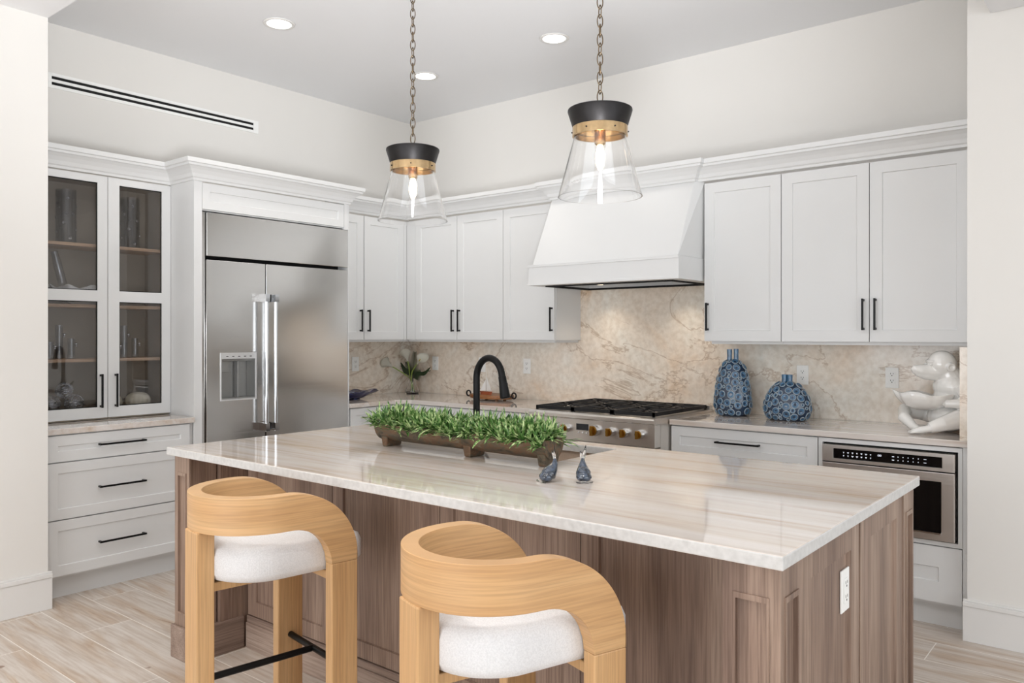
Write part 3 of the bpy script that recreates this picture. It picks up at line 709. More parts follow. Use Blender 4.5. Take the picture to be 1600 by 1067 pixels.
for x in (-1.098, -1.089):   # clock digits
    sk(x, .826, .006, .0015); sk(x, .819, .006, .0015); sk(x + .003, .8225, .0015, .008); sk(x - .003, .822, .0015, .006)
for z in (.806, .823): sk(-.885, z, .012, .002)
obj('keypad_print', bm, M['mark'], g, label='tiny white key symbols')
p = obj('drawer_front', slab_hole((-1.374, -.755, .437, .766), (-1.318, -.813, .475, .722), lambda a, b, s: (a, 4.33 - .052 * s, b)), M['steelx'], t, bevel=.002)
obj('window', bx(-1.318, -.813, 4.283, 4.30, .475, .722), M['blackgloss'], p, label='black glass window')
obj('window_sill', bx(-1.318, -.813, 4.272, 4.283, .468, .475), M['steelz'], p)

# ================================================================ RANGETOP
t = thing('range', (-2.743, 4.5, 0), 'stainless steel gas range with black grates and gold knobs under the hood', 'range')
RX0, RX1, RYF = -3.208, -2.279, 4.112
obj('body', bx(RX0, RX1, 4.19, YS - .002, .10, .905), M['steelx'], t)
obj('cooktop_tray', bx(RX0, RX1, 4.19, YS - .002, .905, .94), M['steelx'], t, bevel=.002)
bm = BM(); pr = [(4.19, .944), (4.125, .944), (4.112, .938), (4.108, .93), (4.108, .912), (4.116, .906), (4.19, .906)]
a = [bm.verts.new((RX0 - .001, y, z)) for y, z in pr]; b = [bm.verts.new((RX1 + .001, y, z)) for y, z in pr]; bm.faces.new(a); bm.faces.new(b[::-1])
for i in range(len(pr)): j = (i + 1) % len(pr); bm.faces.new((a[i], a[j], b[j], b[i]))
obj('bullnose', bm, M['steelx'], t)
pn = obj('control_panel', bx(RX0, RX1, 4.120, 4.189, .770, .905), M['steelx'], t, bevel=.002)
dr = obj('oven_door', bx(RX0 + .002, RX1 - .002, 4.15, 4.189, .13, .762), M['steelx'], t, bevel=.003)
obj('window', bx(-3.0, -2.48, 4.148, 4.15, .33, .60), M['blackgloss'], dr, label='black oven window')
bm = BM(); tube(bm, [(-3.13, 4.085, .70), (-2.36, 4.085, .70)], .013, 14); [box(bm, x - .01, x + .01, 4.09, 4.15, .688, .712) for x in (-3.1, -2.39)]
obj('handle', bm, M['steelz'], dr, 'auto')
def knob(x, z, r):
    bm = BM(); prof = [(0, 0), (r * 1.12, 0), (r * 1.12, .010), (r, .016), (r * .96, .034), (0, .034)]
    lathe(bm, prof, 28); bmesh.ops.transform(bm, matrix=Matrix.Translation((x, 4.12, z)) @ Matrix.Rotation(PI / 2, 4, 'X'), verts=bm.verts[:])
    k = obj('knob', bm, M['chrome'], pn, 'auto')
    bm = BM(); box(bm, x - r * .32, x + r * .32, 4.062, 4.0862, z - r * .95, z + r * .95)
    lathe(bm, [(0, 0), (r * .82, 0), (r * .82, .004), (0, .004)], 24); bm.verts.ensure_lookup_table()
    bmesh.ops.transform(bm, matrix=Matrix.Translation((x, 4.0862, z)) @ Matrix.Rotation(PI / 2, 4, 'X'), verts=bm.verts[8:])
    obj('knob_grip', bm, M['gold'], k, bevel=.002, label='brushed gold grip')
for x, r in ((-2.372, .025), (-2.478, .025), (-2.575, .025), (-2.688, .031), (-2.905, .025), (-3.01, .025), (-3.11, .025)): knob(x, .845, r)
dp = obj('display', bx(-2.832, -2.742, 4.118, 4.12, .838, .878), M['display'], pn, label='dark oven display')
for k in range(3):
    bm = lathe(BM(), [(0, 0), (.006, 0), (.005, .004), (0, .004)], 12)
    bmesh.ops.transform(bm, matrix=Matrix.Translation((-2.815 + k * .03, 4.12, .823)) @ Matrix.Rotation(PI / 2, 4, 'X'), verts=bm.verts[:]); obj('button', bm, M['chrome'], pn)
gw = (RX1 - RX0 - .05) / 3
for g in range(3):
    x0 = RX0 + .025 + g * gw + .002; x1 = x0 + gw - .004; y0, y1 = 4.16, 4.86; z0, z1 = .955, .972; bm = BM(); b_ = .012
    for q in ((x0, x1, y0, y0 + b_), (x0, x1, y1 - b_, y1), (x0, x0 + b_, y0, y1), (x1 - b_, x1, y0, y1), (x0, x1, (y0 + y1) / 2 - b_ / 2, (y0 + y1) / 2 + b_ / 2)): box(bm, *q, z0 - .006, z1)
    for yc in (y0 + .175, y1 - .175):
        xc = (x0 + x1) / 2
        for k in range(8):
            a = k * PI / 4; r0 = .035; L = .14 if k % 2 == 0 else .175
            ex = max(x0 + .004, min(x1 - .004, xc + L * math.cos(a))); ey = max(yc - .17, min(yc + .17, yc + L * math.sin(a)))
            tube(bm, [(xc + r0 * math.cos(a), yc + r0 * math.sin(a), z1 - .004), (ex, ey, z1 - .005)], .0065, 6)
    for (xx, yy) in ((x0, y0), (x1 - b_, y0), (x0, y1 - b_), (x1 - b_, y1 - b_)): box(bm, xx, xx + b_, yy, yy + b_, .9405, z0)
    obj('grate', bm, M['iron'], t, label='black cast iron grate')
    for yc in (y0 + .175, y1 - .175):
        obj('burner', lathe(BM(), [(0, 0), (.045, 0), (.045, .008), (.03, .010), (.03, .018), (0, .018)], 24, ((x0 + x1) / 2, yc, .9405)), M['iron'], t, 'auto')
box_ = bx(RX0 + .01, RX1 - .01, 4.872, 4.905, .9405, .965); obj('back_trim', box_, M['steelx'], t)

# ================================================================ ISLAND
IX0, IX1, IY0, IY1, IZ0, IZ1 = -3.428, -.655, 1.772, 3.092, .900, .933
SX0, SX1, SY0, SY1 = -2.42, -1.84, 2.555, 2.99
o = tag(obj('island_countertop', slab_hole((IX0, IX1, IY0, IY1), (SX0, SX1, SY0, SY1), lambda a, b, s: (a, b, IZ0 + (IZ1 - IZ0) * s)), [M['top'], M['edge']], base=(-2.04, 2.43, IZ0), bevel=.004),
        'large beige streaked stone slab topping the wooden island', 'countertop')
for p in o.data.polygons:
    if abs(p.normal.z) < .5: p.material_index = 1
t = thing('kitchen_island', (-2.04, 2.43, 0), 'greige brown wooden kitchen island with panelled sides and corner posts', 'kitchen island')
PX0, PX1, PY0, PY1 = -3.405, -.672, 1.80, 3.075     # outer faces of the end gables
YF = 2.065                                          # recessed front under the overhang
top = IZ0 - .001
# core with a well for the sink
bm = BM(); box(bm, PX0 + .12, SX0 - .05, YF + .02, PY1 - .02, .02, top); box(bm, SX1 + .05, PX1 - .03, YF + .02, PY1 - .02, .02, top)
box(bm, SX0 - .05, SX1 + .05, YF + .02, SY0 - .06, .02, top); box(bm, SX0 - .05, SX1 + .05, SY0 - .06, PY1 - .02, .02, .60)
obj('body', bm, M['isl'], t)
T = fr_back(YF)
n = 4; u0, u1 = PX0 + .16, -.79; w = (u1 - u0) / n
for k in range(n): obj('front_panel', shaker(T, u0 + k * w, u0 + (k + 1) * w, .15, top, .065, .019, .009), M['isl'], t)
u1 = PX1 - .03; obj('panel_stile', fbox(BM(), T, -.789, u1, -.019, 0, .15, top), M['isl'], t)
bm = BM(); fbox(bm, T, u0, u1, -.019, .012, 0, .118); fbox(bm, T, u0, u1, -.019, .007, .118, .148); obj('baseboard', bm, M['islx'], t, bevel=.003)
# posts with a sunk strip on their faces
def post(xa, xb, ya, yb, faces):
    bm = BM(); box(bm, xa + .008, xb - .008, ya + .008, yb - .008, .0, top)
    s = .026
    def face(T, u0, u1, ins=(0, 0)):
        v0, v1 = u0 + ins[0], u1 - ins[1]; z0, z1 = .20, top - .075; a, b = u0 + s, u1 - s
        for q in ((v0, a, .0, top), (b, v1, .0, top), (a, b, z1, top), (a, b, .0, z0)): fbox(bm, T, q[0], q[1], -.008, 0, q[2], q[3])
        g = .007
        for q in ((a, a + g, z0 + g, z1 - .014), (b - g, b, z0 + g, z1 - .014), (a, b, z0, z0 + g), (a, b, z1 - .014, z1)): fbox(bm, T, q[0], q[1], -.008, .004, q[2], q[3])
    if 'f' in faces: face(fr_back(ya), xa, xb)
    if 'r' in faces: face(fr_left(xb), ya, yb, (.008 * ('f' in faces), .008 * ('k' in faces)))
    if 'k' in faces: face(lambda u, w, z: (u, yb + w, z), xa, xb)
    if 'l' in faces: face(lambda u, w, z: (xa - w, u, z), ya, yb, (.008 * ('f' in faces), .008 * ('k' in faces)))
    return obj('corner_post', bm, M['isl'], t)
post(PX1 - .14, PX1, PY0, PY0 + .14, 'fr'); post(PX1 - .12, PX1, PY1 - .14, PY1, 'frk')
post(PX0, PX0 + .125, PY0, PY0 + .14, 'fl'); post(PX0, PX0 + .125, PY1 - .14, PY1, 'kl')
# end panels
T = fr_left(PX1 - .004)
ya, yb = PY0 + .141, PY1 - .141; ym = (ya + yb) / 2
obj('end_panel', shaker(T, ya, ym - .006, .15, top, .075, .03, .010), M['isl'], t)
obj('end_panel', shaker(T, ym + .006, yb, .15, top, .075, .03, .010), M['isl'], t)
obj('panel_stile', fbox(BM(), T, ym - .006, ym + .006, -.03, -.004, .15, top), M['isl'], t)
obj('baseboard', fbox(BM(), fr_left(PX1), PY0, PY1, 0, .012, 0, .15), M['isly'], t, bevel=.004)
T = lambda u, w, z: (PX0 + .004 - w, u, z)
obj('end_panel', shaker(T, ya, yb, .15, top, .075, .03, .010), M['isl'], t)
obj('gable', bx(PX0 + .034, PX0 + .14, PY0 + .139, YF + .02, .001, top), M['isl'], t)
bm = BM(); box(bm, PX0 - .014, PX0 + .14, PY0 - .014, PY0, 0, .145); box(bm, PX0 + .125, PX0 + .153, PY0, YF - .012, 0, .145); box(bm, PX0 - .014, PX0, PY0, PY1, 0, .145)
obj('baseboard', bm, M['isly'], t, bevel=.004)
obj('back_panel', bx(PX0 + .126, PX1 - .121, PY1 - .03, PY1 - .01, .10, top), M['isl'], t)

# sink
t = thing('kitchen_sink', (-2.13, 2.77, .72), 'beige undermount sink sunk into the island top behind the planter', 'sink')
bm = BM(); x0, x1, y0, y1, z0 = SX0 - .012, SX1 + .012, SY0 - .012, SY1 + .012, .70; w = .012
for q in ((x0 - w, x0, y0 - w, y1 + w), (x1, x1 + w, y0 - w, y1 + w), (x0, x1, y0 - w, y0), (x0, x1, y1, y1 + w)): box(bm, *q, z0, IZ0 - .001)
box(bm, x0 - w, x1 + w, y0 - w, y1 + w, z0 - .01, z0)
obj('basin', bm, M['sink'], t)
obj('ledge', bx(SX0 - .011, SX1 + .011, SY0 + .122, SY0 + .142, .885, .899), M['sink'], t, label='pale accessory rail across the basin')
obj('drain', lathe(BM(), [(0, 0), (.045, 0), (.045, .004), (0, .004)], 24, (-2.13, 2.8, .70)), M['chrome'], t)

# faucet
FB = Vector((-2.53, 2.84, IZ1))
t = thing('kitchen_faucet', FB, 'matte black gooseneck pull-down kitchen faucet behind the planter', 'faucet')
def P(x, z, y=0): return (FB.x + x, FB.y + y, FB.z + z)
obj('base', lathe(BM(), [(0, 0), (.028, 0), (.028, .006), (.021, .012), (.0205, .10), (.0175, .104), (0, .104)], 28, FB), M['black'], t, 'auto')
pts = [P(0, .10), P(0, .27)] + [P(.080 - .080 * math.cos(a), .292 + .098 * math.sin(a)) for a in [PI * k / 20 * .95 for k in range(21)]]
obj('spout', tube(BM(), pts, .0162, 18), M['black'], t, 'auto')
e = Vector(pts[-1]); dv = (Vector(pts[-1]) - Vector(pts[-2])).normalized()
obj('spray_head', tube(BM(), [e, e + dv * .004, e + dv * .03, e + dv * .07, e + dv * .10, e + dv * .105], [.0165, .0185, .019, .0225, .0245, .021], 20), M['black'], t, 'auto')
obj('spray_button', bx(e.x + .021, e.x + .031, e.y - .006, e.y + .006, e.z - .065, e.z - .03), M['black'], t, bevel=.003)
obj('lever', tube(BM(), [P(0, .06, .02), P(0, .062, .045), P(.0, .10, .085)], [.012, .009, .006], 12), M['black'], t, 'auto')

# planter
t = thing('trough_planter', (-2.26, 2.44, IZ1), 'long rustic bronze half-round trough planter full of spiky green plants on the island', 'planter')
L0, L1, yc, R, zc = -2.735, -1.785, 2.445, .066, IZ1 + .093
bm = BM(); n = 18; secs = []
for x in (L0, L0 + .012, L1 - .012, L1):
    inner = x in (L0 + .012, L1 - .012)
    secs.append([(yc - R * math.cos(PI * k / n) * 1.0, zc - R * math.sin(PI * k / n) * 1.05) for k in range(n + 1)])
ro = []; 
for x in (L0, L1):
    ro.append([bm.verts.new((x, yc - R * math.cos(PI * k / n), zc - R * 1.05 * math.sin(PI * k / n) + .008 * (1 if k in (0, n) else 0))) for k in range(n + 1)])
ri = []
for x in (L0 + .012, L1 - .012):
    ri.append([bm.verts.new((x, yc - (R - .008) * math.cos(PI * k / n), zc - (R - .008) * 1.05 * math.sin(PI * k / n) + .008 * (1 if k in (0, n) else 0))) for k in range(n + 1)])
for q in (ro, ri):
    for k in range(n): bm.faces.new((q[0][k], q[0][k + 1], q[1][k + 1], q[1][k]))
for q in (ro, ri):
    for e_ in (0, 1): bm.faces.new(q[e_])
for k in (0, n): bm.faces.new((ro[0][k], ro[1][k], ri[1][k], ri[0][k]))
for e_ in (0, 1): bm.faces.new((ro[e_][0], ri[e_][0], ri[e_][n], ro[e_][n]))
obj('trough', bm, M['patina'], t, 'auto')
for x, wd in ((L0 + .045, .04), (-2.19, .045), (L1 - .026, .04)):
    bm = BM(); hexa(bm, [(x - wd / 2 * .75, yc - .045, IZ1), (x + wd / 2 * .75, yc - .045, IZ1), (x + wd / 2 * .75, yc + .045, IZ1), (x - wd / 2 * .75, yc + .045, IZ1),
                         (x - wd / 2, yc - .05, IZ1 + .048), (x + wd / 2, yc - .05, IZ1 + .048), (x + wd / 2, yc + .05, IZ1 + .048), (x - wd / 2, yc + .05, IZ1 + .048)])
    obj('foot', bm, M['patina'], t, bevel=.006)
obj('moss', bx(L0 + .013, L1 - .013, yc - R + .009, yc + R - .009, zc - .02, zc), M['soil'], t)
bm = BM(); rnd = random.Random(3)
def tuft(bm, cx, cy, cz, nb, L, lean):
    for k in range(nb):
        az = rnd.random() * 2 * PI; el = rnd.uniform(.15, 1.4); l = L * rnd.uniform(.6, 1.15); w = rnd.uniform(.0042, .0078)
        d = Vector((math.cos(az) * math.cos(el), math.sin(az) * math.cos(el) + lean, math.sin(el))).normalized(); s = Vector((-math.sin(az), math.cos(az), 0))
        p = Vector((cx, cy, cz)); up = s.cross(d).normalized(); q = []
        for f_, wf in ((0, .7), (.3, 1), (.6, .85), (.85, .45), (1, .0)):
            pt = p + d * l * f_ + Vector((0, 0, -.38 * l * f_ * f_ * math.cos(el)))
            q.append((pt - s * w * wf, pt + up * w * .45 * wf, pt + s * w * wf))
        vv = [[bm.verts.new(a) for a in r_] for r_ in q[:4]]; tip = bm.verts.new(q[4][1])
        for a, b in zip(vv, vv[1:]):
            bm.faces.new((a[0], a[1], b[1], b[0])); bm.faces.new((a[1], a[2], b[2], b[1]))
        bm.faces.new((vv[3][0], vv[3][1], tip)); bm.faces.new((vv[3][1], vv[3][2], tip))
x = L0 + .01
while x < L1 - .005:
    for yy in (-.062, -.03, 0, .03, .062):
        tuft(bm, x + rnd.uniform(-.015, .015), yc + yy + rnd.uniform(-.008, .008), zc + rnd.uniform(0, .035) - abs(yy) * .25, 17, .092, yy * 5)
    x += .034
obj('foliage', bm, M['blades'], t, kind='stuff', label='dense tufts of pointed green and cream leaves')

# glass whales
def whale(x, y, yaw, lean, label):
    t = thing('glass_whale_figurine', (x, y, IZ1), label, 'figurine', 'glass whale figurines', rotz=yaw)
    pts = [(.0, -.030, .016), (.0, -.016, .021), (0, .002, .028), (0, .012, .044), (0, .018 + lean, .062), (0, .016 + lean, .078)]
    bm = BM(); tube(bm, pts, [.008, .021, .0265, .019, .010, .005], 18)
    ball(bm, (0, -.012, .018), .022, 16, 10, 1.25, 1.15, .8)
    blend('body', bm, M['bluetint'], t, .0022, 5, False)
    bm = BM()
    for s, h in ((1, .045), (-1, .025)): tube(bm, [(0, .016 + lean, .072), (s * .004, .014 + lean, .088), (s * .010, .010 + lean, .078 + h)], [.005, .0065, .001], 10, flat=.5)
    obj('tail', bm, M['glass'], t, True, False, label='clear upright tail fluke')
    bm = BM(); tube(bm, [(-.026, -.028, .004), (-.012, -.041, .005), (.012, -.041, .005), (.026, -.028, .004)], .0038, 8)
    obj('chin', bm, M['glass'], t, True, False, label='clear glass lower edge')
    bm = BM(); [ball(bm, (s * .0225, -.026, .020), .0022, 8, 6) for s in (-1, 1)]; obj('eye', bm, M['dark'], t, True, False)
whale(-1.61, 2.180, math.radians(-25), .004, 'small clear and navy glass whale figurine touching the right end of the planter')
whale(-1.518, 2.25, math.radians(42), 0, 'small clear and navy glass whale figurine standing free right of the planter')

# outlets
def outlet(T, u, z, label, parent_loc, group='white duplex wall outlets', deco=False):
    t = thing('wall_outlet', parent_loc, label, 'outlet', group)
    obj('cover_plate', fbox(BM(), T, u - .036, u + .036, .0005, .006, z - .059, z + .059), M['plastic'], t, bevel=.002)
    bm = BM()
    if deco: fbox(bm, T, u - .017, u + .017, .006, .009, z - .034, z + .034)
    else:
        for s in (-1, 1): fbox(bm, T, u - .017, u + .017, .006, .0085, z + s * .0195 - .0145, z + s * .0195 + .0145)
    r = obj('receptacle', bm, M['plastic'], t, bevel=.002)
    bm = BM()
    w = .009 if deco else .0085
    for s in (-1, 1):
        zz = z + s * .0195
        fbox(bm, T, u - .008, u - .0055, w, w + .0004, zz, zz + .008); fbox(bm, T, u + .0055, u + .008, w, w + .0004, zz, zz + .008); fbox(bm, T, u - .0025, u + .0025, w, w + .0004, zz - .009, zz - .004)
    obj('slot', bm, M['dark'], r, label='dark socket slots')
TB = fr_back(YS); TA = fr_left(XA + .021)
for u, l in ((-1.694, 'white duplex outlet on the backsplash just right of the round blue vase'), (-1.184, 'white duplex outlet on the backsplash just left of the white monkey figure'),
             (-3.842, 'white duplex outlet on the backsplash right of the black faucet'), (-4.310, 'white duplex outlet on the backsplash half hidden behind the black faucet arch'),
             (-4.848, 'white duplex outlet on the backsplash behind the calla lilies')):
    outlet(TB, u, 1.187, l, (u, YS, 1.187))
outlet(TA, 4.29, 1.19, 'white duplex outlet on the backsplash closest to the fridge', (XA + .021, 4.29, 1.19))
outlet(fr_left(PX1 - .0135), 2.315, .718, 'white outlet on the wooden end panel of the island', (PX1, 2.315, .718), None, True)

# ================================================================ PENDANTS
def pendant():
    t = thing('pendant_light', (0, 0, 0), '', 'pendant light', 'glass pendant lights over the island')   # local z=0 at the ceiling
    Z = ZC
    obj('canopy', lathe(BM(), [(0, 0), (.06, 0), (.062, -.012), (.05, -.022), (.012, -.028), (0, -.028)], 32), M['bronze'], t, 'auto', False)
    bm = BM(); z = -.03; k = 0; zend = 2.283 - Z; pitch = .0345
    nl = int((z - zend) / pitch); pitch = (z - zend) / nl
    for k in range(nl):
        c = z - (k + .5) * pitch; n = 20; L = pitch * .70; wr = .0105; seg = []
        tw = (k % 2) * PI / 2 + .5 + .12 * math.sin(k * 1.7)
        for j in range(n):
            a = 2 * PI * j / n; seg.append(Vector((wr * math.cos(a) * math.cos(tw), wr * math.cos(a) * math.sin(tw), c + L * math.sin(a))))
        g = []
        for j in range(n):
            tg = (seg[(j + 1) % n] - seg[j - 1]).normalized(); nm = Vector((-math.sin(tw), math.cos(tw), 0)); bn = tg.cross(nm)
            g.append([bm.verts.new(seg[j] + (nm * math.cos(2 * PI * q / 6) + bn * math.sin(2 * PI * q / 6)) * .0021) for q in range(6)])
        for j in range(n):
            for q in range(6): bm.faces.new((g[j][q], g[(j + 1) % n][q], g[(j + 1) % n][(q + 1) % 6], g[j][(q + 1) % 6]))
    obj('chain', bm, M['chainm'], t, True, False, label='antique metal link chain')
    bm = BM(); torus(bm, .013, .0025, Matrix.Translation((0, 0, 2.268 - Z)) @ Matrix.Rotation(.6, 4, 'Z') @ Matrix.Rotation(PI / 2, 4, 'X'), 20, 6); obj('loop', bm, M['bronze'], t, True, False)
    c = obj('cap', lathe(BM(), [(0, 2.256 - Z), (.112, 2.256 - Z), (.117, 2.253 - Z), (.118, 2.247 - Z), (.100, 2.190 - Z), (0, 2.190 - Z)], 48), M['bronze'], t, 'auto', False, label='dark bronze flared cap')
    b = obj('band', lathe(BM(), [(.094, 2.189 - Z), (.101, 2.189 - Z), (.101, 2.156 - Z), (.094, 2.156 - Z)], 48, closed=True), M['brass'], t, 'auto', False, label='polished brass band')
    obj('under_plate', lathe(BM(), [(0, 2.180 - Z), (.090, 2.180 - Z), (.090, 2.176 - Z), (0, 2.176 - Z)], 40), M['brass'], b, 'auto', False)
    bm = BM()
    for k in range(6):
        a = k * PI / 3 + .2; ball(bm, (.102 * math.cos(a), .102 * math.sin(a), 2.172 - Z), .003, 8, 6)
    obj('screw', bm, M['bronze'], b, True, False)
    obj('socket', lathe(BM(), [(0, 2.176 - Z), (.020, 2.176 - Z), (.020, 2.128 - Z), (.014, 2.122 - Z), (0, 2.122 - Z)], 24), M['brass'], t, 'auto', False)
    obj('bulb', lathe(BM(), [(0, 2.122 - Z), (.010, 2.120 - Z), (.015, 2.10 - Z), (.0175, 2.08 - Z), (.015, 2.055 - Z), (.008, 2.036 - Z), (0, 2.028 - Z)], 20), M['filament'], t, True, False, label='glowing candle bulb')
    obj('glass_shade', lathe(BM(), [(.0915, 2.186 - Z), (.0925, 2.150 - Z), (.150, 1.936 - Z), (.1535, 1.936 - Z), (.0955, 2.152 - Z), (.0935, 2.186 - Z)], 64, closed=True), M['glass'], t, 'auto', False, label='clear flared glass shade')
    return t
p0 = pendant()
for i, (x, l) in enumerate(((-2.56, 'clear glass pendant light with dark cap over the island, nearer the fridge'), (-1.58, 'clear glass pendant light with dark cap over the island, in front of the range hood'))):
    p = p0 if i == 0 else copy_tree(p0); p.location = (x, 2.45, ZC); p['label'] = l; p.rotation_euler.z = i * .4

# ================================================================ BAR STOOLS
def stool():
    t = thing('bar_stool', (0, 0, 0), '', 'bar stool', 'curved oak bar stools')
    r, th, a, zt, bh, lw = .20, .045, .265, .912, .118, .10
    # outline in (s, z): s along the arms from the back centre; surface bends round a half circle then runs straight forward
    arc = r * PI / 2
    def pos(s, off):
        sg = 1 if s >= 0 else -1; q = abs(s)
        if q <= arc: an = q / r; x = (r + off) * math.sin(an); y = -(r + off) * math.cos(an)
        else: x = r + off; y = q - arc
        return sg * x, y
    S1 = arc + a
    ox, oz = .25, .235; ix, iz = .145, .135                       # outer / inner sweep radii
    zb = zt - bh
    def ztop(s): 
        q = abs(s) - (S1 - ox)
        return zt if q <= 0 else zt - oz * (1 - math.sqrt(max(0, 1 - (q / ox) ** 2)))
    def zbot(s):
        q = abs(s) - (S1 - lw - ix)
        return zb if q <= 0 else (zb - iz * (1 - math.sqrt(max(0, 1 - (q / ix) ** 2))) if q < ix else zcut)
    zcut = min(zb - iz, zt - oz) - .001
    ss = []
    n1 = 44
    for i in range(-n1, n1 + 1):
        f_ = i / n1; sg = -1 if f_ < 0 else 1; ss.append(sg * S1 * (1 - (1 - abs(f_)) ** 1.6))
    for sg in (-1, 1): ss += [sg * (S1 - lw), sg * (S1 - lw - .0005), sg * (S1 - .0015), sg * (S1 - .006)]
    ss = sorted(set(round(v, 5) for v in ss))
    bm = BM(); cols = []
    for s in ss:
        zt_, zb_ = ztop(s), zbot(s)
        cols.append([bm.verts.new((*pos(s, o_), z_)) for o_, z_ in ((th / 2, zb_), (th / 2, zt_), (-th / 2, zt_), (-th / 2, zb_))])
    for p, q in zip(cols, cols[1:]):
        for k in range(4): bm.faces.new((p[k], p[(k + 1) % 4], q[(k + 1) % 4], q[k]))
    bm.faces.new(cols[0]); bm.faces.new(cols[-1][::-1])
    uvl = bm.loops.layers.uv.new('UVMap'); key = {v: (ss[i], v.co.z) for i, c_ in enumerate(cols) for v in c_}
    for f_ in bm.faces:
        for l_ in f_.loops: l_[uvl].uv = key[l_.vert]
    obj('backrest', bm, M['oakh'], t, 'auto', False, bevel=.004, label='bent oak band sweeping down into the front legs')
    for sg in (-1, 1):
        x0, x1 = sorted((sg * (r - th / 2), sg * (r + th / 2)))
        obj('leg', bx(x0, x1, a - lw, a, 0, zcut), M['oak'], t, False, False, bevel=.004)
    obj('leg', bx(-.052, .052, -r - th / 2 - .003, -r + th / 2 + .012, 0, zb + .001), M['oak'], t, False, False, bevel=.005)
    # seat
    bm = BM(); z0, z1 = .622, .742; n = 40; base = []
    Rs = r - th / 2 - .003
    for k in range(n + 1): an = PI + PI * k / n; base.append((Rs * math.cos(an), Rs * math.sin(an)))
    base += [(Rs, .10), (Rs, .295), (Rs - .02, .32), (-Rs + .02, .32), (-Rs, .295), (-Rs, .10)]
    prev = None; layers = [(0.86, z0), (.95, z0 + .008), (1.0, z0 + .028), (1.0, z1 - .035), (.965, z1 - .012), (.87, z1 - .001), (.5, z1 + .010), (.12, z1 + .012)]
    cyy = .06; rings = []
    for f_, z in layers: rings.append([bm.verts.new((x * f_, cyy + (y - cyy) * f_, z)) for x, y in base])
    for p, q in zip(rings, rings[1:]):
        m_ = len(p)
        for k in range(m_): bm.faces.new((p[k], p[(k + 1) % m_], q[(k + 1) % m_], q[k]))
    bm.faces.new(rings[0][::-1]); bm.faces.new(rings[-1])
    obj('seat', bm, M['fabric'], t, True, False, label='off-white woven upholstered cushion')
    bm = BM(); box(bm, -.04, .04, -r + th / 2 + .013, a - lw + .0105, .592, .621); box(bm, -r + th / 2 + .001, r - th / 2 - .001, a - lw + .01, a - .02, .593, .6215)
    obj('seat_frame', bm, M['oak'], t, False, False, bevel=.003)
    zf = .298; yb = a - lw / 2
    bm = BM(); tube(bm, [(-r + th / 2 + .0005, yb, zf), (r - th / 2 - .0005, yb, zf)], .0115, 16); tube(bm, [(0, yb, zf), (0, -r + th / 2 + .013, zf)], .0115, 16)
    obj('footrest', bm, M['black'], t, 'auto', False, label='T-shaped black metal footrest')
    return t
s0 = stool()
for i, (x, y, th_, l) in enumerate(((-2.411, 1.568, -.152, 'oak bar stool with white seat at the island, farther one near the left end'), (-1.32, 1.529, -.324, 'oak bar stool with white seat at the island, nearer one closest to the viewer'))):
    s = s0 if i == 0 else copy_tree(s0); s.location = (x, y, 0); s.rotation_euler.z = th_; s['label'] = l

# ================================================================ BLUE VASES
def ring_vase(name, x, y, prof, sy, necks, label, seed, yaw=0.0):
    t = thing(name, (x, y, K1), label, 'vase', 'blue ring-textured vases', rotz=yaw)
    H = prof[-1][1]
    bm = lathe(BM(), prof, 40, sy=sy); obj('body', bm, M['navy'], t, True, False)
    def rad(z):
        for (r0, z0), (r1, z1) in zip(prof, prof[1:]):
            if z0 <= z <= z1: return r0 + (r1 - r0) * (z - z0) / max(1e-6, z1 - z0)
        return 0
    rnd = random.Random(seed); rims = BM(); dish = BM(); placed = []
    tries = 0
    for R_ in (.025, .021, .016, .011):
        for _ in range(1500):
            z = rnd.uniform(R_ * .93, H - .012); an = rnd.random() * 2 * PI; r = rad(z)
            p = Vector((r * math.cos(an), r * math.sin(an) * sy, z))
            if any((p - q).length < (R_ + Rq) * .90 for q, Rq in placed): continue
            placed.append((p, R_))
            dz = (rad(min(H, z + .006)) - rad(max(0.0, z - .006))) / .012
            nrm = Vector((math.cos(an), math.sin(an) / sy, -dz)).normalized()
            Mx = Matrix.Translation(p + nrm * .0015) @ nrm.to_track_quat('Z', 'Y').to_matrix().to_4x4() @ Matrix.Rotation(rnd.random() * 3, 4, 'Z')
            sx = rnd.uniform(.85, 1.0)
            torus(rims, R_ * .84, .0030, Mx, 16, 6, 0, sx)
            n0 = len(dish.verts); lathe(dish, [(0, -.003), (R_ * .3, -.002), (R_ * .5, -.001), (R_ * .84, .003), (R_ * .84, -.004), (0, -.004)], 12, sx=sx); dish.verts.ensure_lookup_table()
            bmesh.ops.transform(dish, matrix=Mx, verts=dish.verts[n0:])
    obj('ring_dishes', dish, M['blue'], t, True, False, kind='stuff', label='mid blue glazed dishes inside the rings')
    obj('ring_rims', rims, M['rim'], t, True, False, kind='stuff', label='pale raised ring rims')
    for nx, ny, h, r in necks:
        obj('neck', lathe(BM(), [(0, 0), (r, 0), (r * .95, h * .5), (r * 1.02, h), (r * .7, h), (r * .65, h - .02), (0, h - .02)], 20, (nx, ny, H - .012)), M['blue'], t, 'auto', False)
ring_vase('ring_vase', -2.071, 4.74, [(0, 0), (.085, 0), (.103, .018), (.118, .06), (.116, .10), (.107, .18), (.094, .25), (.075, .305), (.052, .335), (.03, .348), (0, .352)], .8,
          [(-.022, .0, .075, .016), (.022, .0, .078, .015)], 'tall tapering blue ceramic vase covered in rings with twin necks', 5)
ring_vase('ring_vase', -1.71, 4.69, [(0, 0), (.10, 0), (.122, .02), (.138, .06), (.137, .09), (.125, .135), (.10, .18), (.068, .212), (.04, .226), (0, .23)], .7,
          [(-.016, 0, .052, .0165), (.016, 0, .052, .0165)], 'short round blue ceramic vase covered in rings beside the tall one', 9)

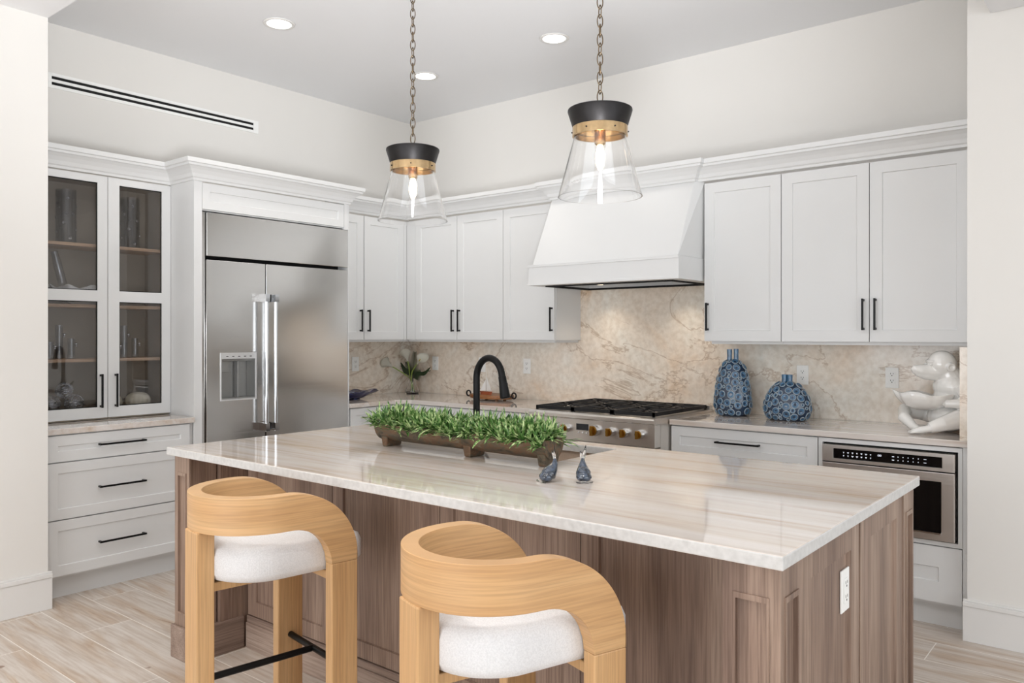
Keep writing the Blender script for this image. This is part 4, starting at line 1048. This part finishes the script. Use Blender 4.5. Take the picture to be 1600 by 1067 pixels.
# ================================================================ MONKEY FIGURE
t = thing('monkey_figurine', (-.880, 4.64, K1), 'glossy white ceramic seated monkey holding a leaf bowl at the right end of the worktop', 'figurine', rotz=math.radians(34))
bm = BM()
ball(bm, (.03, 0, .078), .098, 22, 14, 1.0, 1.1, .8)                           # hips
ball(bm, (.045, 0, .165), .088, 22, 14, .95, 1.0, 1.2)                         # belly
ball(bm, (.045, 0, .235), .078, 22, 14, 1.05, 1.25, .9)                        # chest and shoulders
tube(bm, [(.05, 0, .25), (.03, 0, .30), (.012, 0, .33)], [.075, .062, .055], 18)  # neck
ball(bm, (.002, 0, .352), .072, 22, 14, 1.0, .92, 1.0)                         # skull
tube(bm, [(-.02, 0, .318), (-.075, 0, .318), (-.115, 0, .322), (-.140, 0, .326), (-.150, 0, .320)], [.050, .034, .028, .020, .008], 18)   # muzzle
tube(bm, [(-.03, 0, .298), (-.085, 0, .296), (-.128, 0, .306)], [.034, .024, .015], 14)  # jaw
ball(bm, (-.128, 0, .315), .020, 12, 8, 1, 1, .85)
ball(bm, (-.058, 0, .368), .022, 14, 10, .8, 1.9, .5)                         # brow
for s_ in (-1, 1):
    torus(bm, .017, .007, Matrix.Translation((.018, s_ * .070, .338)) @ Matrix.Rotation(PI / 2, 4, 'X'), 16, 8)  # ear
    ball(bm, (.020, s_ * .066, .333), .012, 12, 8, 1, .6, 1)
    tube(bm, [(.06, s_ * .085, .24), (.075, s_ * .118, .185), (.03, s_ * .125, .155), (-.03, s_ * .105, .155)], [.042, .034, .027, .021], 16)  # arm
    for q in range(4): tube(bm, [(-.03 - .004 * q, s_ * .105, .15 + .008 * q), (-.055 - .004 * q, s_ * .088, .158 + .010 * q)], [.0095, .0065], 8)
tube(bm, [(.09, -.07, .07), (.02, -.13, .075), (-.06, -.15, .055), (-.12, -.145, .035)], [.06, .05, .038, .028], 18)   # near leg
tube(bm, [(-.12, -.145, .030), (-.165, -.135, .022), (-.195, -.125, .013), (-.21, -.12, .008)], [.028, .026, .017, .008], 14, flat=.7)
for q in range(3): tube(bm, [(-.185, -.115 - .014 * q, .015), (-.212, -.108 - .015 * q, .009)], [.009, .006], 8)
tube(bm, [(.07, .08, .07), (-.05, .12, .095), (-.15, .09, .10), (-.175, .03, .07), (-.155, -.03, .03), (-.14, -.07, .015)], [.06, .048, .038, .032, .022, .014], 18)
blend('body', bm, M['ceramic'], t, .0032, 5, False)
# leaf bowl
bm = BM(); n = 60; prof = [(0, 0), (.35, .02), (.72, .28), (.88, .6), (1, 1.0), (.965, 1.02), (.84, .64), (.68, .36), (.3, .10), (0, .08)]
rings = []
for r_, z_ in prof:
    if r_ == 0: rings.append([bm.verts.new((-.09, -.02, .115 + z_ * .09))]); continue
    ring = []
    for k in range(n):
        a = 2 * PI * k / n; wv = 1 + .06 * math.sin(5 * a + .5) * r_ + .02 * math.sin(13 * a) * r_
        ring.append(bm.verts.new((-.09 + r_ * .155 * math.cos(a) * wv, -.02 + r_ * .115 * math.sin(a) * wv, .115 + z_ * .085 + (.008 * math.sin(5 * a) + .012 * math.cos(a + PI)) * r_ ** 2)))
    rings.append(ring)
for a, b in zip(rings, rings[1:]):
    for k in range(n):
        k2 = (k + 1) % n
        bm.faces.new((a[0], b[k2], b[k]) if len(a) == 1 else ((a[k], a[k2], b[0]) if len(b) == 1 else (a[k], a[k2], b[k2], b[k])))
obj('leaf_bowl', bm, M['ceramic'], t, True, False, label='wavy leaf-shaped bowl')
bm = BM(); [ball(bm, (-.066, s * .032, .350), .007, 10, 8) for s in (-1, 1)]; obj('eye', bm, M['ceramic'], t, True, False)

# ================================================================ CORNER: cobalt bowl, calla lilies, tray and sailboat
t = thing('leaf_dish', (-4.90, 4.05, K1), 'cobalt blue glass leaf-shaped dish beside the fridge', 'dish')
bm = BM(); n = 56; rings = []
for r_, z_ in ((0, .0), (.35, 0), (.6, .25), (1, 1), (.95, 1.04), (.55, .36), (.3, .14), (0, .12)):
    if r_ == 0: rings.append([bm.verts.new((0, 0, .004 + z_ * .06))]); continue
    ring = []
    for k in range(n):
        a = 2 * PI * k / n; ext = 1 + (.55 * max(0, math.cos(a - PI / 2)) ** 6 if r_ > .9 else 0); wv = 1 + .035 * math.sin(11 * a) * r_
        ring.append(bm.verts.new((r_ * .11 * math.cos(a) * wv, r_ * .165 * math.sin(a) * wv * ext, .004 + z_ * .06 + .008 * math.sin(8 * a) * r_ ** 2)))
    rings.append(ring)
for a, b in zip(rings, rings[1:]):
    for k in range(n):
        k2 = (k + 1) % n
        bm.faces.new((a[0], b[k2], b[k]) if len(a) == 1 else ((a[k], a[k2], b[0]) if len(b) == 1 else (a[k], a[k2], b[k2], b[k])))
obj('dish', bm, M['cobalt'], t, True, False)
obj('foot', lathe(BM(), [(0, 0), (.05, 0), (.045, .006), (0, .006)], 24), M['cobalt'], t, True, False)

VX, VY = -5.0, 4.78
o = tag(obj('bouquet_vase', lathe(BM(), [(0, 0), (.052, 0), (.062, .012), (.060, .03), (.036, .07), (.028, .10), (.034, .135), (.046, .16), (.043, .16), (.031, .135), (.025, .10), (.033, .07), (.056, .03), (.055, .012), (0, .008)], 36), M['glass'], None, 'auto', False),
        'small flared clear glass vase holding calla lilies in the back corner', 'vase'); o.location = (VX, VY, K1)
def calla(pts, label):
    # pts local to the vase foot; the last segment gives the bloom's direction
    t = thing('calla_lily', (VX, VY, K1 + .01), label, 'flower', 'calla lilies')
    P_ = [Vector(p) for p in pts]; sm = []
    for i in range(len(P_) - 1):
        a, b, c_, d = P_[max(i - 1, 0)], P_[i], P_[i + 1], P_[min(i + 2, len(P_) - 1)]
        for k in range(6):
            u = k / 6; sm.append(.5 * ((2 * b) + (-a + c_) * u + (2 * a - 5 * b + 4 * c_ - d) * u * u + (-a + 3 * b - 3 * c_ + d) * u ** 3))
    sm.append(P_[-1]); obj('stem', tube(BM(), sm, .0045, 8), M['stem'], t, True, False)
    dv = (sm[-1] - sm[-3]).normalized(); Mx = Matrix.Translation(sm[-1]) @ dv.to_track_quat('Z', 'Y').to_matrix().to_4x4()
    bm = BM(); n = 26; rings = []
    for f_ in [k / 8 for k in range(9)]:
        ring = []
        for k in range(n):
            a = 2 * PI * k / n; r = .006 + .042 * f_ ** 1.7 * (1 + .25 * math.cos(a)); z = .075 * f_ + .035 * f_ ** 2 * max(0, math.cos(a)) ** 2 - .012 * f_ ** 3 * (math.cos(a) < 0)
            ring.append(bm.verts.new(Mx @ Vector((r * math.cos(a), r * math.sin(a), z))))
        rings.append(ring)
    for a, b in zip(rings, rings[1:]):
        for k in range(n): bm.faces.new((a[k], a[(k + 1) % n], b[(k + 1) % n], b[k]))
    bmesh.ops.solidify(bm, geom=bm.faces[:], thickness=.0012)
    obj('bloom', bm, M['petal'], t, True, False, label='cream white funnel bloom')
    obj('spadix', tube(BM(), [Mx @ Vector((0, 0, .005)), Mx @ Vector((0, 0, .06))], [.004, .003], 8), M['yellow'], t, True, False)
calla([(.02, 0, 0), (.0, -.01, .10), (-.03, -.05, .15), (-.09, -.09, .195), (-.12, -.12, .22)], 'white calla lily leaning left toward the fridge')
calla([(.015, .01, 0), (-.005, -.02, .12), (.01, -.05, .22), (.005, -.06, .27)], 'white calla lily standing upright in the middle of the vase')
calla([(-.01, .0, 0), (.01, -.02, .10), (.05, -.05, .18), (.12, -.06, .25)], 'white calla lily leaning right in the vase')
def frond(d, L, label, fern=True, w=.03):
    t = thing('leaf_frond', (VX, VY, K1 + .012), label, 'leaf', 'dark green leaves in the vase')
    d = Vector(d).normalized(); bm = BM(); q = [Vector((0, 0, .0)), Vector((0, 0, .12)) + d * .01, Vector((0, 0, .12)) + d * L * .5, Vector((0, 0, .12)) + d * L - Vector((0, 0, .02))]
    s = d.cross(Vector((.3, -1, 0))).normalized()
    tube(bm, q, .0025, 6)
    for k in range(16 if fern else 0):
        f_ = .1 + .9 * k / 15; c_ = Vector((0, 0, .12)) + d * L * f_ - Vector((0, 0, .02 * f_)); l = w * (1.2 - f_) + .01
        for sg in (-1, 1): 
            e1 = c_ + (s * sg + d * .7).normalized() * l * 1.3; m_ = d * .0045
            v = [bm.verts.new(c_ - m_), bm.verts.new((c_ + e1) / 2 - m_), bm.verts.new(e1), bm.verts.new((c_ + e1) / 2 + m_ * .6), bm.verts.new(c_ + m_ * .6)]; bm.faces.new(v)
    if not fern:
        n = 12; rows = []
        for k in range(n + 1):
            f_ = k / n; c_ = Vector((0, 0, .12)) + d * L * f_ + Vector((0, 0, .015 * math.sin(f_ * 7))); ww = w * math.sin(PI * (f_ * .92 + .06)) ** .8
            rows.append([bm.verts.new(c_ - s * ww), bm.verts.new(c_ + Vector((0, -.006, 0))), bm.verts.new(c_ + s * ww)])
        for a, b in zip(rows, rows[1:]):
            for j in (0, 1): bm.faces.new((a[j], a[j + 1], b[j + 1], b[j]))
    obj('blade', bm, M['leafd'], t, True, False)
frond((.12, 0, .95), .24, 'dark fern frond pointing straight up between the lilies', True, .05)
frond((.85, .0, .35), .24, 'dark curled leaf reaching far right from the vase', False, .018)
frond((-.6, .05, .45), .20, 'dark broad leaf behind the left-leaning lily', False, .026)
frond((-.35, 0, .75), .17, 'dark fern frond leaning left between two lilies', True, .045)
frond((.55, -.1, .35), .15, 'short dark fern frond low on the right of the vase', True, .05)

t = thing('wooden_tray', (-4.03, 4.70, K1), 'oval brown wooden serving board with curled metal handles behind the faucet', 'tray')
bm = BM(); lathe(bm, [(0, .012), (.19, .012), (.20, .016), (.203, .03), (.20, .042), (0, .042)], 56, sy=.62); obj('board', bm, M['boardw'], t, 'auto', False)
bm = BM()
for a in range(4): lathe(bm, [(0, 0), (.012, 0), (.012, .0125), (0, .0125)], 12, (.13 * math.cos(a * PI / 2 + .8), .07 * math.sin(a * PI / 2 + .8), 0))
obj('foot', bm, M['boardw'], t, 'auto', False)
for s in (-1, 1):
    bm = BM(); torus(bm, .021, .0065, Matrix.Translation((s * .232, -.01, .042)) @ Matrix.Rotation(PI / 2, 4, 'X'), 20, 8)
    tube(bm, [(s * .19, -.01, .03), (s * .213, -.01, .036)], .007, 10); obj('handle', bm, M['bronze'], t, True, False, label='curled dark metal handle')
t = thing('sailboat_figurine', (-4.05, 4.66, K1 + .0425), 'small model sailboat with white sails standing on the wooden board', 'figurine')
bm = BM()
pr = [(-.065, .0), (-.03, -.016), (.04, -.016), (.06, 0), (.04, .016), (-.03, .016)]
a = [bm.verts.new((x * .86, y * .7, 0)) for x, y in pr]; b = [bm.verts.new((x * 1.05, y, .024)) for x, y in pr]; bm.faces.new(a[::-1]); bm.faces.new(b)
for i in range(6): bm.faces.new((a[i], a[(i + 1) % 6], b[(i + 1) % 6], b[i]))
obj('hull', bm, M['hull'], t, False, False, label='red-brown hull')
obj('mast', tube(BM(), [(0, 0, .024), (0, 0, .185)], [.0022, .0012], 8), M['sail'], t, True, False)
for pts_, nm in (([(.004, .030), (.056, .032), (.004, .135)], 'mainsail'), ([(-.006, .030), (-.058, .032), (-.006, .115)], 'jib')):
    bm = BM(); f1 = [bm.verts.new((x, -.0015 - .006 * (0 if abs(x) < .01 else 1), z)) for x, z in pts_]; f2 = [bm.verts.new((x, .001 - .006 * (0 if abs(x) < .01 else 1), z)) for x, z in pts_]
    bm.faces.new(f1); bm.faces.new(f2[::-1])
    for i in range(3): bm.faces.new((f1[i], f1[(i + 1) % 3], f2[(i + 1) % 3], f2[i]))
    obj('sail', bm, M['sail'], t, False, False, label='white triangular sail')
